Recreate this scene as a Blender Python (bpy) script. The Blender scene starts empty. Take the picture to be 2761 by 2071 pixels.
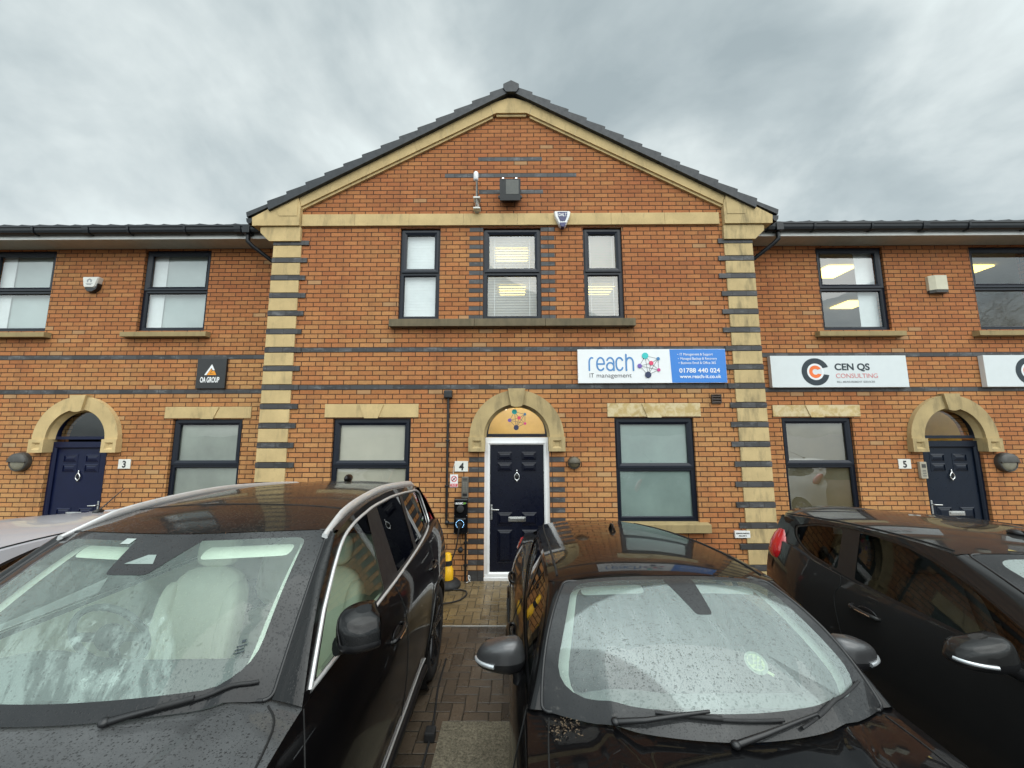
import bpy, bmesh, math, random
import numpy as np
from mathutils import Vector, Matrix
from mathutils.geometry import delaunay_2d_cdt

SC = bpy.context.scene
COL = SC.collection
RND = random.Random(7)

# ------------------------------------------------------------------ camera
CAMZ = 2.147
PITCH, YAW, ROLL = 0.1294, -0.0048, -0.0026
cam_d = bpy.data.cameras.new("camera")
cam = bpy.data.objects.new("camera", cam_d); COL.objects.link(cam)
cam_d.sensor_fit = 'HORIZONTAL'; cam_d.sensor_width = 36.0
cam_d.lens = 36.0 * 1036.55 / 2761.0
cam_d.clip_start = 0.05; cam_d.clip_end = 2000
def _ray(u, v):
    c, s = math.cos(-ROLL), math.sin(-ROLL); u, v = c*u - s*v, s*u + c*v
    x, y, z = u, 1.0, -v
    c, s = math.cos(PITCH), math.sin(PITCH); y, z = c*y - s*z, s*y + c*z
    c, s = math.cos(-YAW), math.sin(-YAW); x, y = c*x - s*y, s*x + c*y
    return Vector((x, y, z))
_f = _ray(0, 0).normalized()
_r = (_ray(1, 0) - _ray(0, 0)).normalized()
_u = _r.cross(_f).normalized()
cam.matrix_world = Matrix(((_r.x, _u.x, -_f.x, 0), (_r.y, _u.y, -_f.y, 0), (_r.z, _u.z, -_f.z, CAMZ), (0, 0, 0, 1)))
SC.camera = cam

# ------------------------------------------------------------------ node helper
class NT:
    """small wrapper to write node trees compactly"""
    def __init__(s, tree):
        s.t = tree; s.n = tree.nodes; s.l = tree.links
    def new(s, typ, **kw):
        nd = s.n.new(typ)
        for k, v in kw.items(): setattr(nd, k, v)
        return nd
    def put(s, sock, val):
        if val is None: return
        if hasattr(val, 'is_output') or isinstance(val, bpy.types.NodeSocket): s.l.new(val, sock)
        else: sock.default_value = val
    def math(s, op, a, b=None, c=None, clamp=False):
        nd = s.new('ShaderNodeMath', operation=op); nd.use_clamp = clamp
        s.put(nd.inputs[0], a); s.put(nd.inputs[1], b); s.put(nd.inputs[2], c)
        return nd.outputs[0]
    def vmath(s, op, a, b=None):
        nd = s.new('ShaderNodeVectorMath', operation=op)
        s.put(nd.inputs[0], a); s.put(nd.inputs[1], b)
        return nd.outputs[0]
    def sep(s, v):
        nd = s.new('ShaderNodeSeparateXYZ'); s.put(nd.inputs[0], v); return nd.outputs
    def comb(s, x, y, z):
        nd = s.new('ShaderNodeCombineXYZ')
        for i, q in enumerate((x, y, z)): s.put(nd.inputs[i], q)
        return nd.outputs[0]
    def noise(s, vec, scale, detail=4, rough=0.55, dist=0.0):
        nd = s.new('ShaderNodeTexNoise'); s.put(nd.inputs['Vector'], vec)
        nd.inputs['Scale'].default_value = scale; nd.inputs['Detail'].default_value = detail
        nd.inputs['Roughness'].default_value = rough; nd.inputs['Distortion'].default_value = dist
        return nd.outputs[0]
    def ramp(s, fac, stops, interp='LINEAR'):
        nd = s.new('ShaderNodeValToRGB'); s.put(nd.inputs[0], fac)
        cr = nd.color_ramp; cr.interpolation = interp
        while len(cr.elements) < len(stops): cr.elements.new(0.5)
        for e, (p, c) in zip(cr.elements, stops):
            e.position = p; e.color = (*c, 1) if len(c) == 3 else c
        return nd.outputs[0]
    def mix(s, fac, a, b, blend='MIX'):
        nd = s.new('ShaderNodeMix', data_type='RGBA', blend_type=blend)
        s.put(nd.inputs[0], fac)
        for i, q in ((6, a), (7, b)):
            if isinstance(q, tuple) and len(q) == 3: q = (*q, 1)
            s.put(nd.inputs[i], q)
        return nd.outputs[2]
    def maprange(s, v, a, b, c=0.0, d=1.0):
        nd = s.new('ShaderNodeMapRange'); nd.clamp = True
        for i, q in enumerate((v, a, b, c, d)): s.put(nd.inputs[i], q)
        return nd.outputs[0]
    def bump(s, h, strength=1.0, dist=0.01, normal=None):
        nd = s.new('ShaderNodeBump'); s.put(nd.inputs['Height'], h)
        s.put(nd.inputs['Strength'], strength); nd.inputs['Distance'].default_value = dist
        s.put(nd.inputs['Normal'], normal); return nd.outputs[0]
    def objco(s):
        return s.new('ShaderNodeTexCoord').outputs['Object']

# ------------------------------------------------------------------ world: overcast daylight
world = bpy.data.worlds.new("World"); SC.world = world; world.use_nodes = True
SUN_EL, SUN_AZ = math.radians(52), math.radians(150)    # behind and to the right of the camera, hidden by cloud
w = NT(world.node_tree); w.n.clear()
out = w.new('ShaderNodeOutputWorld'); bg = w.new('ShaderNodeBackground')
sky = w.new('ShaderNodeTexSky', sky_type='NISHITA'); sky.sun_disc = False
sky.sun_elevation = SUN_EL; sky.sun_rotation = SUN_AZ
SKYOFF = (2.2, -5.1, 0.0)
d = w.new('ShaderNodeTexCoord').outputs['Generated']
dx, dy, dz = w.sep(d)
den = w.math('ADD', w.math('MAXIMUM', dz, 0.0), 0.50)
pv = w.comb(w.math('DIVIDE', dx, den), w.math('DIVIDE', dy, den), 0.35)
rot = w.new('ShaderNodeVectorRotate', rotation_type='Z_AXIS'); rot.inputs['Angle'].default_value = math.radians(28)
w.put(rot.inputs['Vector'], pv)
pv2 = w.vmath('ADD', w.vmath('MULTIPLY', rot.outputs[0], (1.0, 1.2, 1.0)), SKYOFF)
n1 = w.noise(pv2, 1.75, 6, 0.52, 0.35)
n2 = w.noise(w.vmath('ADD', pv, SKYOFF), 4.6, 6, 0.55, 0.3)
nn = w.math('ADD', w.math('MULTIPLY', n1, 0.74), w.math('MULTIPLY', n2, 0.26))
cloud = w.ramp(nn, [(0.33, (0.245, 0.292, 0.306)), (0.43, (0.325, 0.374, 0.384)), (0.52, (0.455, 0.502, 0.502)), (0.58, (0.54, 0.60, 0.597)), (0.68, (0.80, 0.86, 0.85))])
# an overcast sky is brightest overhead and towards the hidden sun
up = w.maprange(dz, 0.83, 1.0, 0.0, 1.0)
back = w.maprange(w.math('MULTIPLY', dy, -1.0), -0.25, 0.75, 0.0, 1.0)
gain = w.math('ADD', 1.0, w.math('ADD', w.math('MULTIPLY', w.math('POWER', up, 0.8), 2.2), w.math('MULTIPLY', w.math('MULTIPLY', back, w.maprange(dz, -0.05, 0.40, 0.35, 1.0)), 1.9)))
gain = w.math('MULTIPLY', gain, w.maprange(dz, -0.02, 0.10, 0.35, 1.0))
gain = w.math('MULTIPLY', gain, 1.20)
cl = w.vmath('MULTIPLY', cloud, w.comb(gain, gain, gain))
skyc = w.vmath('MULTIPLY', sky.outputs[0], (0.08, 0.08, 0.08))
mixc = w.mix(0.92, skyc, cl)
w.put(bg.inputs['Color'], mixc); bg.inputs['Strength'].default_value = 1.0
w.l.new(bg.outputs[0], out.inputs[0])

sun_d = bpy.data.lights.new("sun", 'SUN'); sun_d.energy = 1.1; sun_d.angle = math.radians(75); sun_d.color = (1.0, 0.96, 0.90)
sun = bpy.data.objects.new("sun", sun_d); COL.objects.link(sun)
# sky sun_rotation is measured from +y towards +x
sd = Vector((math.sin(SUN_AZ)*math.cos(SUN_EL), math.cos(SUN_AZ)*math.cos(SUN_EL), math.sin(SUN_EL)))
sun.rotation_euler = sd.to_track_quat('Z', 'Y').to_euler(); sun.location = sd*50

SC.view_settings.view_transform = 'Standard'; SC.view_settings.look = 'None'
SC.view_settings.exposure = 0.50; SC.view_settings.gamma = 1.0
try: SC.view_settings.use_curve_mapping = False
except Exception: pass
SC.render.engine = 'CYCLES'
cy = SC.cycles
cy.max_bounces = 10; cy.diffuse_bounces = 3; cy.glossy_bounces = 4; cy.transmission_bounces = 6; cy.transparent_max_bounces = 14
cy.caustics_reflective = False; cy.caustics_refractive = False
cy.use_denoising = True; cy.sample_clamp_indirect = 6.0

# ------------------------------------------------------------------ object helpers
def tag(o, label=None, cat=None, group=None, kind=None):
    if label: o['label'] = label
    if cat: o['category'] = cat
    if group: o['group'] = group
    if kind: o['kind'] = kind
    return o
def thing(name, label, cat, loc=(0, 0, 0), rz=0.0, group=None):
    o = bpy.data.objects.new(name, None); COL.objects.link(o); o.empty_display_size = 0.1
    o.location = loc; o.rotation_euler = (0, 0, rz)
    return tag(o, label, cat, group)
ROOTLOC = {}
class MB:
    """collects faces with material slots; build() links them as one mesh object"""
    def __init__(s): s.v = []; s.f = []; s.m = []; s.sm = []
    def add(s, verts, faces, mi=0, smooth=False):
        k = len(s.v); s.v += [tuple(p) for p in verts]
        for f in faces:
            s.f.append(tuple(i + k for i in f)); s.m.append(mi); s.sm.append(smooth)
        return s
    def box(s, x0, x1, y0, y1, z0, z1, mi=0, bev=0.0):
        if bev <= 0:
            v = [(x0,y0,z0),(x1,y0,z0),(x1,y1,z0),(x0,y1,z0),(x0,y0,z1),(x1,y0,z1),(x1,y1,z1),(x0,y1,z1)]
            return s.add(v, [(0,3,2,1),(4,5,6,7),(0,1,5,4),(1,2,6,5),(2,3,7,6),(3,0,4,7)], mi)
        bm = bmesh.new(); bmesh.ops.create_cube(bm, size=1.0)
        for q in bm.verts:
            q.co = Vector(((x0+x1)/2 + q.co.x*(x1-x0), (y0+y1)/2 + q.co.y*(y1-y0), (z0+z1)/2 + q.co.z*(z1-z0)))
        bmesh.ops.bevel(bm, geom=list(bm.edges), offset=bev, segments=2, affect='EDGES', profile=0.6)
        return s.bm(bm, mi)
    def bm(s, bm, mi=0, smooth=False):
        bm.verts.index_update()
        s.add([q.co[:] for q in bm.verts], [[q.index for q in f.verts] for f in bm.faces], mi, smooth); bm.free(); return s
    def tube(s, pts, r, n=8, mi=0, cap=True, smooth=True):
        pts = [Vector(p) for p in pts]; rs = r if isinstance(r, (list, tuple)) else [r]*len(pts)
        vs = []; prev = None
        for i, p in enumerate(pts):
            t = (pts[min(i+1, len(pts)-1)] - pts[max(i-1, 0)]).normalized()
            if prev is None:
                a = Vector((0, 0, 1)) if abs(t.z) < 0.9 else Vector((1, 0, 0))
                nrm = t.cross(a).normalized()
            else: nrm = (prev - t*prev.dot(t)).normalized()
            prev = nrm; b = t.cross(nrm)
            for k in range(n):
                an = 2*math.pi*k/n
                vs.append(p + (nrm*math.cos(an) + b*math.sin(an))*rs[i])
        fs = [(i*n+k, i*n+(k+1) % n, (i+1)*n+(k+1) % n, (i+1)*n+k) for i in range(len(pts)-1) for k in range(n)]
        s.add(vs, fs, mi, smooth)
        if cap: s.add(vs[:n], [tuple(range(n))[::-1]], mi); s.add(vs[-n:], [tuple(range(n))], mi)
        return s
    def lathe(s, prof, c, axis='Z', n=24, mi=0, smooth=True):
        """prof: (radius, height along axis)"""
        vs = []
        for r, h in prof:
            for k in range(n):
                a = 2*math.pi*k/n; ca, sa = r*math.cos(a), r*math.sin(a)
                q = {'Z': (ca, sa, h), 'Y': (ca, h, sa), 'X': (h, ca, sa)}[axis]
                vs.append((c[0]+q[0], c[1]+q[1], c[2]+q[2]))
        fs = [(i*n+k, i*n+(k+1) % n, (i+1)*n+(k+1) % n, (i+1)*n+k) for i in range(len(prof)-1) for k in range(n)]
        return s.add(vs, fs, mi, smooth)
    def ball(s, c, r, n=16, mi=0):
        rx, ry, rz = r if isinstance(r, (tuple, list)) else (r, r, r)
        bm = bmesh.new(); bmesh.ops.create_uvsphere(bm, u_segments=n, v_segments=max(6, n//2), radius=1.0)
        for q in bm.verts: q.co = Vector((c[0]+q.co.x*rx, c[1]+q.co.y*ry, c[2]+q.co.z*rz))
        return s.bm(bm, mi, True)
    def plate(s, outer, holes, ya, yb, mi=0, back=True):
        """polygon in x-z pushed from y=ya (front) to y=yb"""
        tris, pts = tri2d(outer, holes)
        s.add([(x, ya, z) for x, z in pts], tris, mi)
        if back: s.add([(x, yb, z) for x, z in pts], [t[::-1] for t in tris], mi)
        for lp in [outer] + list(holes):
            n = len(lp); v = [(x, ya, z) for x, z in lp] + [(x, yb, z) for x, z in lp]
            s.add(v, [(i, (i+1) % n, n+(i+1) % n, n+i) for i in range(n)], mi)
        return s
    def build(s, name, mats, parent=None, loc=None, recalc=True):
        me = bpy.data.meshes.new(name)
        off = Vector((0, 0, 0))
        p = parent
        while p is not None: off = off + p.location; p = p.parent
        if loc is not None: off = off + Vector(loc)
        me.from_pydata([(x-off.x, y-off.y, z-off.z) for x, y, z in s.v], [], s.f)
        for m in (mats if isinstance(mats, (list, tuple)) else [mats]): me.materials.append(m)
        me.polygons.foreach_set('material_index', s.m); me.polygons.foreach_set('use_smooth', s.sm)
        me.validate(); me.update()
        if recalc:
            bm = bmesh.new(); bm.from_mesh(me); bmesh.ops.recalc_face_normals(bm, faces=bm.faces); bm.to_mesh(me); bm.free()
        o = bpy.data.objects.new(name, me); COL.objects.link(o)
        if parent is not None: o.parent = parent
        if loc is not None: o.location = loc
        return o
def inpoly(x, z, poly):
    r = False; n = len(poly); j = n-1
    for i in range(n):
        xi, zi = poly[i]; xj, zj = poly[j]
        if (zi > z) != (zj > z) and x < (xj-xi)*(z-zi)/(zj-zi)+xi: r = not r
        j = i
    return r
def tri2d(outer, holes=(), extra=()):
    vs = []; es = []
    for lp in [outer] + list(holes):
        k = len(vs); n = len(lp); vs += [Vector((float(a), float(b))) for a, b in lp]
        es += [(k+i, k+(i+1) % n) for i in range(n)]
    vs += [Vector((float(a), float(b))) for a, b in extra]
    ov, oe, of, *_ = delaunay_2d_cdt(vs, es, [], 0, 1e-6)
    P = [(q.x, q.y) for q in ov]; keep = []
    for f in of:
        cx = sum(P[i][0] for i in f)/len(f); cz = sum(P[i][1] for i in f)/len(f)
        if inpoly(cx, cz, outer) and not any(inpoly(cx, cz, h) for h in holes): keep.append(tuple(f))
    return keep, P
def rect(x0, x1, z0, z1): return [(x0, z0), (x1, z0), (x1, z1), (x0, z1)]
def arc(cx, cz, r, a0, a1, n):
    return [(cx+r*math.cos(math.radians(a0+(a1-a0)*i/n)), cz+r*math.sin(math.radians(a0+(a1-a0)*i/n))) for i in range(n+1)]
def rrect(x0, x1, z0, z1, r, n=4):
    return (arc(x1-r, z0+r, r, -90, 0, n) + arc(x1-r, z1-r, r, 0, 90, n) + arc(x0+r, z1-r, r, 90, 180, n) + arc(x0+r, z0+r, r, 180, 270, n))
def text(name, body, x, z, y, size, mat, parent, bold=0.0, align='CENTER', xs=1.0, shear=0.0, spacing=1.0, thick=0.0015):
    """lettering facing the camera side (-y); (x, z) is the baseline anchor"""
    cu = bpy.data.curves.new(name, 'FONT'); cu.body = body; cu.size = size; cu.align_x = align
    cu.offset = bold; cu.shear = shear; cu.space_character = spacing; cu.extrude = thick; cu.resolution_u = 6
    t = bpy.data.objects.new(name + "_tmp", cu); COL.objects.link(t)
    dg = bpy.context.evaluated_depsgraph_get()
    me = bpy.data.meshes.new_from_object(t.evaluated_get(dg))
    bpy.data.objects.remove(t); bpy.data.curves.remove(cu)
    off = Vector((0, 0, 0)); p = parent
    while p is not None: off = off + p.location; p = p.parent
    for q in me.vertices:
        q.co = Vector((x + q.co.x*xs, y - q.co.z, z + q.co.y)) - off
    me.materials.clear(); me.materials.append(mat)
    o = bpy.data.objects.new(name, me); COL.objects.link(o); o.parent = parent
    return o

# ------------------------------------------------------------------ materials
def mat(name):
    m = bpy.data.materials.new(name); m.use_nodes = True
    t = NT(m.node_tree); b = t.n['Principled BSDF']; return m, t, b
def simple(name, col, rough=0.5, metal=0.0, var=0.12, vscale=9.0, coat=0.0, bump=0.0, bscale=60.0, spec=0.5):
    m, t, b = mat(name); co = t.objco()
    n = t.noise(co, vscale, 5, 0.6)
    f = t.maprange(n, 0.3, 0.7, 1.0-var, 1.0+var)
    t.put(b.inputs['Base Color'], t.vmath('MULTIPLY', (*col,), t.comb(f, f, f)))
    rr = t.maprange(t.noise(co, vscale*2.3, 3), 0.3, 0.7, max(0.02, rough*0.85), min(1, rough*1.15)); t.put(b.inputs['Roughness'], rr)
    b.inputs['Metallic'].default_value = metal; b.inputs['Coat Weight'].default_value = coat; b.inputs['Coat Roughness'].default_value = 0.03
    b.inputs['Specular IOR Level'].default_value = spec
    if bump: t.put(b.inputs['Normal'], t.bump(t.noise(co, bscale, 4), bump, 0.004))
    return m
def emit(name, col, s):
    m, t, b = mat(name)
    b.inputs['Base Color'].default_value = (*[min(1, c) for c in col], 1); b.inputs['Emission Color'].default_value = (*col, 1); b.inputs['Emission Strength'].default_value = s
    return m
def brick_mat(name, ph=0.0, redder=0.0, zphase=-0.0045):
    m, t, b = mat(name); co = t.objco(); x, y, z = t.sep(co)
    u0 = t.math('ADD', t.math('ADD', x, y), 100.0 + ph); v0 = t.math('DIVIDE', t.math('SUBTRACT', z, zphase), 0.075)
    wob = t.math('MULTIPLY', t.math('SUBTRACT', t.noise(co, 9.0, 2), 0.5), 0.05)
    v0 = t.math('ADD', v0, wob)
    row = t.math('FLOOR', v0); fv = t.math('SUBTRACT', v0, row)
    wr = t.new('ShaderNodeTexWhiteNoise', noise_dimensions='1D'); t.put(wr.inputs['W'], row)
    jit = t.math('MULTIPLY', t.math('SUBTRACT', wr.outputs[0], 0.5), 0.07)
    uu = t.math('ADD', t.math('ADD', t.math('DIVIDE', u0, 0.225), t.math('MULTIPLY', t.math('MODULO', t.math('ADD', row, 1000.0), 2.0), 0.5)), jit)
    colm = t.math('FLOOR', uu); fu = t.math('SUBTRACT', uu, colm)
    eu = t.math('MULTIPLY', t.math('MINIMUM', fu, t.math('SUBTRACT', 1.0, fu)), 0.225)
    ev = t.math('MULTIPLY', t.math('MINIMUM', fv, t.math('SUBTRACT', 1.0, fv)), 0.075)
    edge = t.math('MINIMUM', eu, ev)
    edge = t.math('ADD', edge, t.math('MULTIPLY', t.math('SUBTRACT', t.noise(co, 55.0, 3), 0.5), 0.0045))
    isb = t.maprange(edge, 0.0052, 0.0080)
    wn = t.new('ShaderNodeTexWhiteNoise', noise_dimensions='2D'); t.put(wn.inputs['Vector'], t.comb(colm, row, 0.0))
    rnd = wn.outputs[0]; _, r2, r3 = t.sep(wn.outputs['Color'])
    big = t.noise(co, 0.55, 3, 0.5)
    # paler buff tint low down, redder above: the weaker gable light painted in
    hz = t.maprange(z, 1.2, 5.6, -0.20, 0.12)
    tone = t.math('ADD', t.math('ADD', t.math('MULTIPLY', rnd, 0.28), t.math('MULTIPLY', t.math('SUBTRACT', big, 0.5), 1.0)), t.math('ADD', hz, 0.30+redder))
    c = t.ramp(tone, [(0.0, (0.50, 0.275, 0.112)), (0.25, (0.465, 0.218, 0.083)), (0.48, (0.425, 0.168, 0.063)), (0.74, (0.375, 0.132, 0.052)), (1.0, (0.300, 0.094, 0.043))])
    br = t.maprange(r2, 0, 1, 0.89, 1.09)
    fine = t.maprange(t.noise(co, 38.0, 4, 0.65), 0.25, 0.75, 0.80, 1.16)
    br = t.math('MULTIPLY', br, fine)
    c = t.vmath('MULTIPLY', c, t.comb(br, br, br))
    odd = t.math('GREATER_THAN', r3, 0.985)
    c = t.mix(t.math('MULTIPLY', odd, 0.6), c, (0.44, 0.29, 0.15))
    # old damp runs down the wall and a little bloom
    run = t.maprange(t.noise(t.vmath('MULTIPLY', co, (4.5, 4.5, 0.45)), 1.0, 6, 0.65), 0.50, 0.74, 0.0, 0.34)
    c = t.mix(run, c, (0.125, 0.062, 0.034))
    bloom = t.maprange(t.noise(t.vmath('ADD', co, (7.0, 3.0, 1.0)), 1.7, 7, 0.75), 0.62, 0.78, 0.0, 0.22)
    c = t.mix(bloom, c, (0.50, 0.40, 0.30))
    mort = t.mix(t.noise(co, 20.0, 3), (0.046, 0.022, 0.013), (0.108, 0.052, 0.029))
    c = t.mix(isb, mort, c)
    t.put(b.inputs['Base Color'], c); b.inputs['Roughness'].default_value = 0.85; b.inputs['Specular IOR Level'].default_value = 0.25
    h = t.math('ADD', isb, t.math('MULTIPLY', t.noise(co, 90.0, 4), 0.25))
    t.put(b.inputs['Normal'], t.bump(h, 0.8, 0.006))
    return m
def blue_brick(name):
    m, t, b = mat(name); co = t.objco(); x, y, z = t.sep(co)
    u0 = t.math('DIVIDE', t.math('ADD', t.math('ADD', x, y), 100.0), 0.225); colm = t.math('FLOOR', u0); fu = t.math('SUBTRACT', u0, colm)
    row = t.math('FLOOR', t.math('DIVIDE', z, 0.075))
    wn = t.new('ShaderNodeTexWhiteNoise', noise_dimensions='2D'); t.put(wn.inputs['Vector'], t.comb(colm, row, 0.0))
    c = t.ramp(wn.outputs[0], [(0, (0.027, 0.0262, 0.0275)), (1, (0.060, 0.0585, 0.060))])
    st = t.maprange(t.noise(t.vmath('MULTIPLY', co, (1.0, 1.0, 2.5)), 3.5, 6, 0.7), 0.53, 0.70)
    c = t.mix(t.math('MULTIPLY', st, 0.6), c, (0.20, 0.20, 0.205))
    eu = t.math('MULTIPLY', t.math('MINIMUM', fu, t.math('SUBTRACT', 1.0, fu)), 0.225)
    isb = t.maprange(eu, 0.003, 0.006); c = t.mix(isb, (0.03, 0.026, 0.024), c)
    t.put(b.inputs['Base Color'], c); b.inputs['Roughness'].default_value = 0.55
    t.put(b.inputs['Normal'], t.bump(t.math('ADD', isb, t.math('MULTIPLY', t.noise(co, 60, 4), 0.3)), 0.6, 0.005))
    return m
def stone_mat(name, col=(0.50, 0.365, 0.165), stain=0.35, mottled=False, dark=0.0):
    m, t, b = mat(name); co = t.objco(); x, y, z = t.sep(co)
    n = t.noise(co, 3.0, 5, 0.6); f = t.maprange(n, 0.3, 0.7, 0.86, 1.12)
    g = t.maprange(t.noise(co, 120.0, 3, 0.7), 0.2, 0.8, 0.86, 1.12); f = t.math('MULTIPLY', f, g)
    c = t.vmath('MULTIPLY', col, t.comb(f, f, f))
    # weather staining in streaks that run down the face
    s = t.maprange(t.noise(t.vmath('MULTIPLY', co, (5.0, 5.0, 1.3)), 1.6, 6, 0.65), 0.56-dark, 0.80-dark)
    c = t.mix(t.math('MULTIPLY', s, stain), c, (0.10, 0.088, 0.058))
    if mottled:
        q = t.maprange(t.noise(co, 9.0, 5, 0.62, 0.4), 0.40, 0.56)
        c = t.mix(t.math('MULTIPLY', q, 0.6), c, (0.70, 0.60, 0.40))
    t.put(b.inputs['Base Color'], c); b.inputs['Roughness'].default_value = 0.85; b.inputs['Specular IOR Level'].default_value = 0.25
    t.put(b.inputs['Normal'], t.bump(t.noise(co, 140, 3), 0.25, 0.003))
    return m
def schlick(t, ior, nrm=None):
    # reflectance of a thin pane, the same from both of its sides
    lw = t.new('ShaderNodeLayerWeight'); lw.inputs['Blend'].default_value = 0.5; t.put(lw.inputs['Normal'], nrm)
    f0 = ((ior-1)/(ior+1))**2
    return t.math('ADD', f0, t.math('MULTIPLY', t.math('POWER', lw.outputs['Facing'], 5.0), 1-f0))
def pane_mat(name, tint=(0.86, 0.90, 0.89), ior=2.0):
    m, t, b = mat(name); t.n.remove(b); o = t.n['Material Output']
    tr = t.new('ShaderNodeBsdfTransparent'); tr.inputs[0].default_value = (*tint, 1)
    gl = t.new('ShaderNodeBsdfGlossy'); gl.inputs['Roughness'].default_value = 0.015; gl.inputs['Color'].default_value = (1, 1, 1, 1)
    nrm = t.bump(t.noise(t.objco(), 1.6, 2), 0.10, 0.02)
    t.put(gl.inputs['Normal'], nrm)
    fr = schlick(t, ior, nrm)
    mx = t.new('ShaderNodeMixShader'); t.put(mx.inputs[0], fr); t.l.new(tr.outputs[0], mx.inputs[1]); t.l.new(gl.outputs[0], mx.inputs[2])
    t.l.new(mx.outputs[0], o.inputs[0]); return m

M = {}
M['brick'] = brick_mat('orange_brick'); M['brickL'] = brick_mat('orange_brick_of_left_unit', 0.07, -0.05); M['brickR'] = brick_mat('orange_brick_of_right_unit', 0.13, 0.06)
M['blue'] = blue_brick('blue_brick')
M['stone'] = stone_mat('buff_stone', (0.565, 0.420, 0.210), 0.5, dark=.02); M['stone_m'] = stone_mat('mottled_buff_stone', mottled=True); M['stone_w'] = stone_mat('weathered_stone', (0.43, 0.325, 0.165), 0.6, dark=0.07)
M['stone_r'] = stone_mat('stained_buff_stone', (0.53, 0.40, 0.205), 0.7, dark=0.06)
M['sill_dark'] = stone_mat('dark_weathered_sill', (0.17, 0.135, 0.085), 0.85, dark=0.14)
M['sill'] = stone_mat('sill_stone', (0.34, 0.26, 0.13), 0.5, dark=0.05)
M['joint'] = simple('pale_mortar', (0.55, 0.45, 0.27), 0.9)
M['frame'] = simple('anthracite_window_frame', (0.0075, 0.0105, 0.019), 0.32, var=0.08, spec=0.32)
M['navy'] = simple('navy_door_paint', (0.0035, 0.0048, 0.013), 0.3, var=0.1, spec=0.3)
M['blue_door'] = simple('blue_door_paint', (0.0050, 0.0085, 0.035), 0.34, var=0.1, spec=0.3)
M['teal_door'] = simple('dark_slate_blue_paint', (0.0055, 0.010, 0.021), 0.32, var=0.1, spec=0.3)
M['white'] = simple('white_upvc', (0.80, 0.80, 0.80), 0.3, var=0.03)
M['white_d'] = simple('off_white_plastic', (0.72, 0.71, 0.66), 0.4, var=0.05)
M['cream'] = simple('cream_plastic', (0.60, 0.56, 0.42), 0.45, var=0.06)
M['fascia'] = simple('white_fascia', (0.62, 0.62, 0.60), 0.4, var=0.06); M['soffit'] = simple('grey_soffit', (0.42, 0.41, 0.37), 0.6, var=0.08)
M['gutter'] = simple('black_gutter_plastic', (0.007, 0.009, 0.012), 0.34, var=0.15, spec=0.35)
M['tile'] = simple('slate_grey_roof_tile', (0.014, 0.017, 0.022), 0.5, var=0.3, vscale=6, bump=0.3)
M['chrome'] = simple('chrome', (0.72, 0.72, 0.72), 0.12, 1.0, var=0.03); M['steel'] = simple('brushed_steel', (0.55, 0.55, 0.54), 0.3, 1.0, var=0.08)
M['black'] = simple('black_plastic', (0.010, 0.010, 0.011), 0.38, var=0.2); M['rubber'] = simple('black_rubber', (0.014, 0.014, 0.015), 0.7, var=0.25)
M['grey'] = simple('grey_plastic', (0.20, 0.19, 0.17), 0.5, var=0.1); M['dgrey'] = simple('dark_grey_plastic', (0.055, 0.052, 0.047), 0.5, var=0.12)
M['pane'] = pane_mat('window_glass'); M['pane_hi'] = pane_mat('reflective_window_glass', (0.92, 0.96, 0.95), 2.2)
M['pane_mir'] = pane_mat('mirror_window_glass', (0.85, 0.88, 0.86), 2.9); M['blind'] = simple('white_blind', (0.78, 0.79, 0.80), 0.7, var=0.04); M['slat'] = simple('aluminium_slat', (0.84, 0.84, 0.83), 0.45, var=0.05)
M['film_g'] = simple('frosted_green_grey_film', (0.27, 0.335, 0.315), 0.7, var=0.16, vscale=1.6); M['film_w'] = simple('frosted_warm_film', (0.60, 0.53, 0.43), 0.7, var=0.12, vscale=1.4)
M['film_s'] = simple('smoky_film', (0.30, 0.31, 0.27), 0.6, var=0.25, vscale=1.2); M['film_t'] = simple('tan_film', (0.17, 0.135, 0.075), 0.6, var=0.25, vscale=1.4)
M['film_b'] = simple('dim_grey_blind', (0.37, 0.425, 0.42), 0.7, var=0.14, vscale=1.0); M['room'] = simple('room_wall', (0.62, 0.60, 0.55), 0.8, var=0.04); M['ceil'] = simple('ceiling_tile', (0.70, 0.69, 0.65), 0.8, var=0.04)
M['carpet'] = simple('room_floor', (0.12, 0.115, 0.11), 0.9)
M['lamp'] = emit('lit_ceiling_panel', (1.0, 0.74, 0.16), 3.0); M['hallglow'] = emit('hall_ceiling_lamp', (1.0, 0.84, 0.42), 16.0); M['lampw'] = emit('lit_hall_lamp', (1.0, 0.93, 0.75), 3.0)
M['signw'] = simple('white_sign_face', (0.80, 0.81, 0.82), 0.35, var=0.02); M['signcen'] = simple('pale_sign_face', (0.66, 0.70, 0.71), 0.35, var=0.02)
M['signb'] = simple('blue_sign_face', (0.030, 0.205, 0.63), 0.35, var=0.03); M['signk'] = simple('black_sign_face', (0.018, 0.018, 0.019), 0.4, var=0.1)
def ink(n, c): M[n] = simple(n + '_ink', c, 0.5, var=0.03)
for n, c in dict(ink_blue=(0.075, 0.24, 0.52), ink_grey=(0.13, 0.13, 0.14), ink_white=(0.85, 0.85, 0.85), ink_teal=(0.04, 0.53, 0.52), ink_red=(0.72, 0.06, 0.15), ink_pink=(0.62, 0.06, 0.26), ink_purple=(0.17, 0.10, 0.42), ink_navy=(0.018, 0.028, 0.085), ink_mid=(0.05, 0.20, 0.42), ink_slate=(0.012, 0.024, 0.034), ink_orange=(0.85, 0.17, 0.03), ink_salmon=(0.62, 0.22, 0.22), ink_amber=(0.83, 0.31, 0.015), ink_black=(0.01, 0.01, 0.012), ink_lgrey=(0.30, 0.31, 0.32)).items(): ink(n, c)
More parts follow.
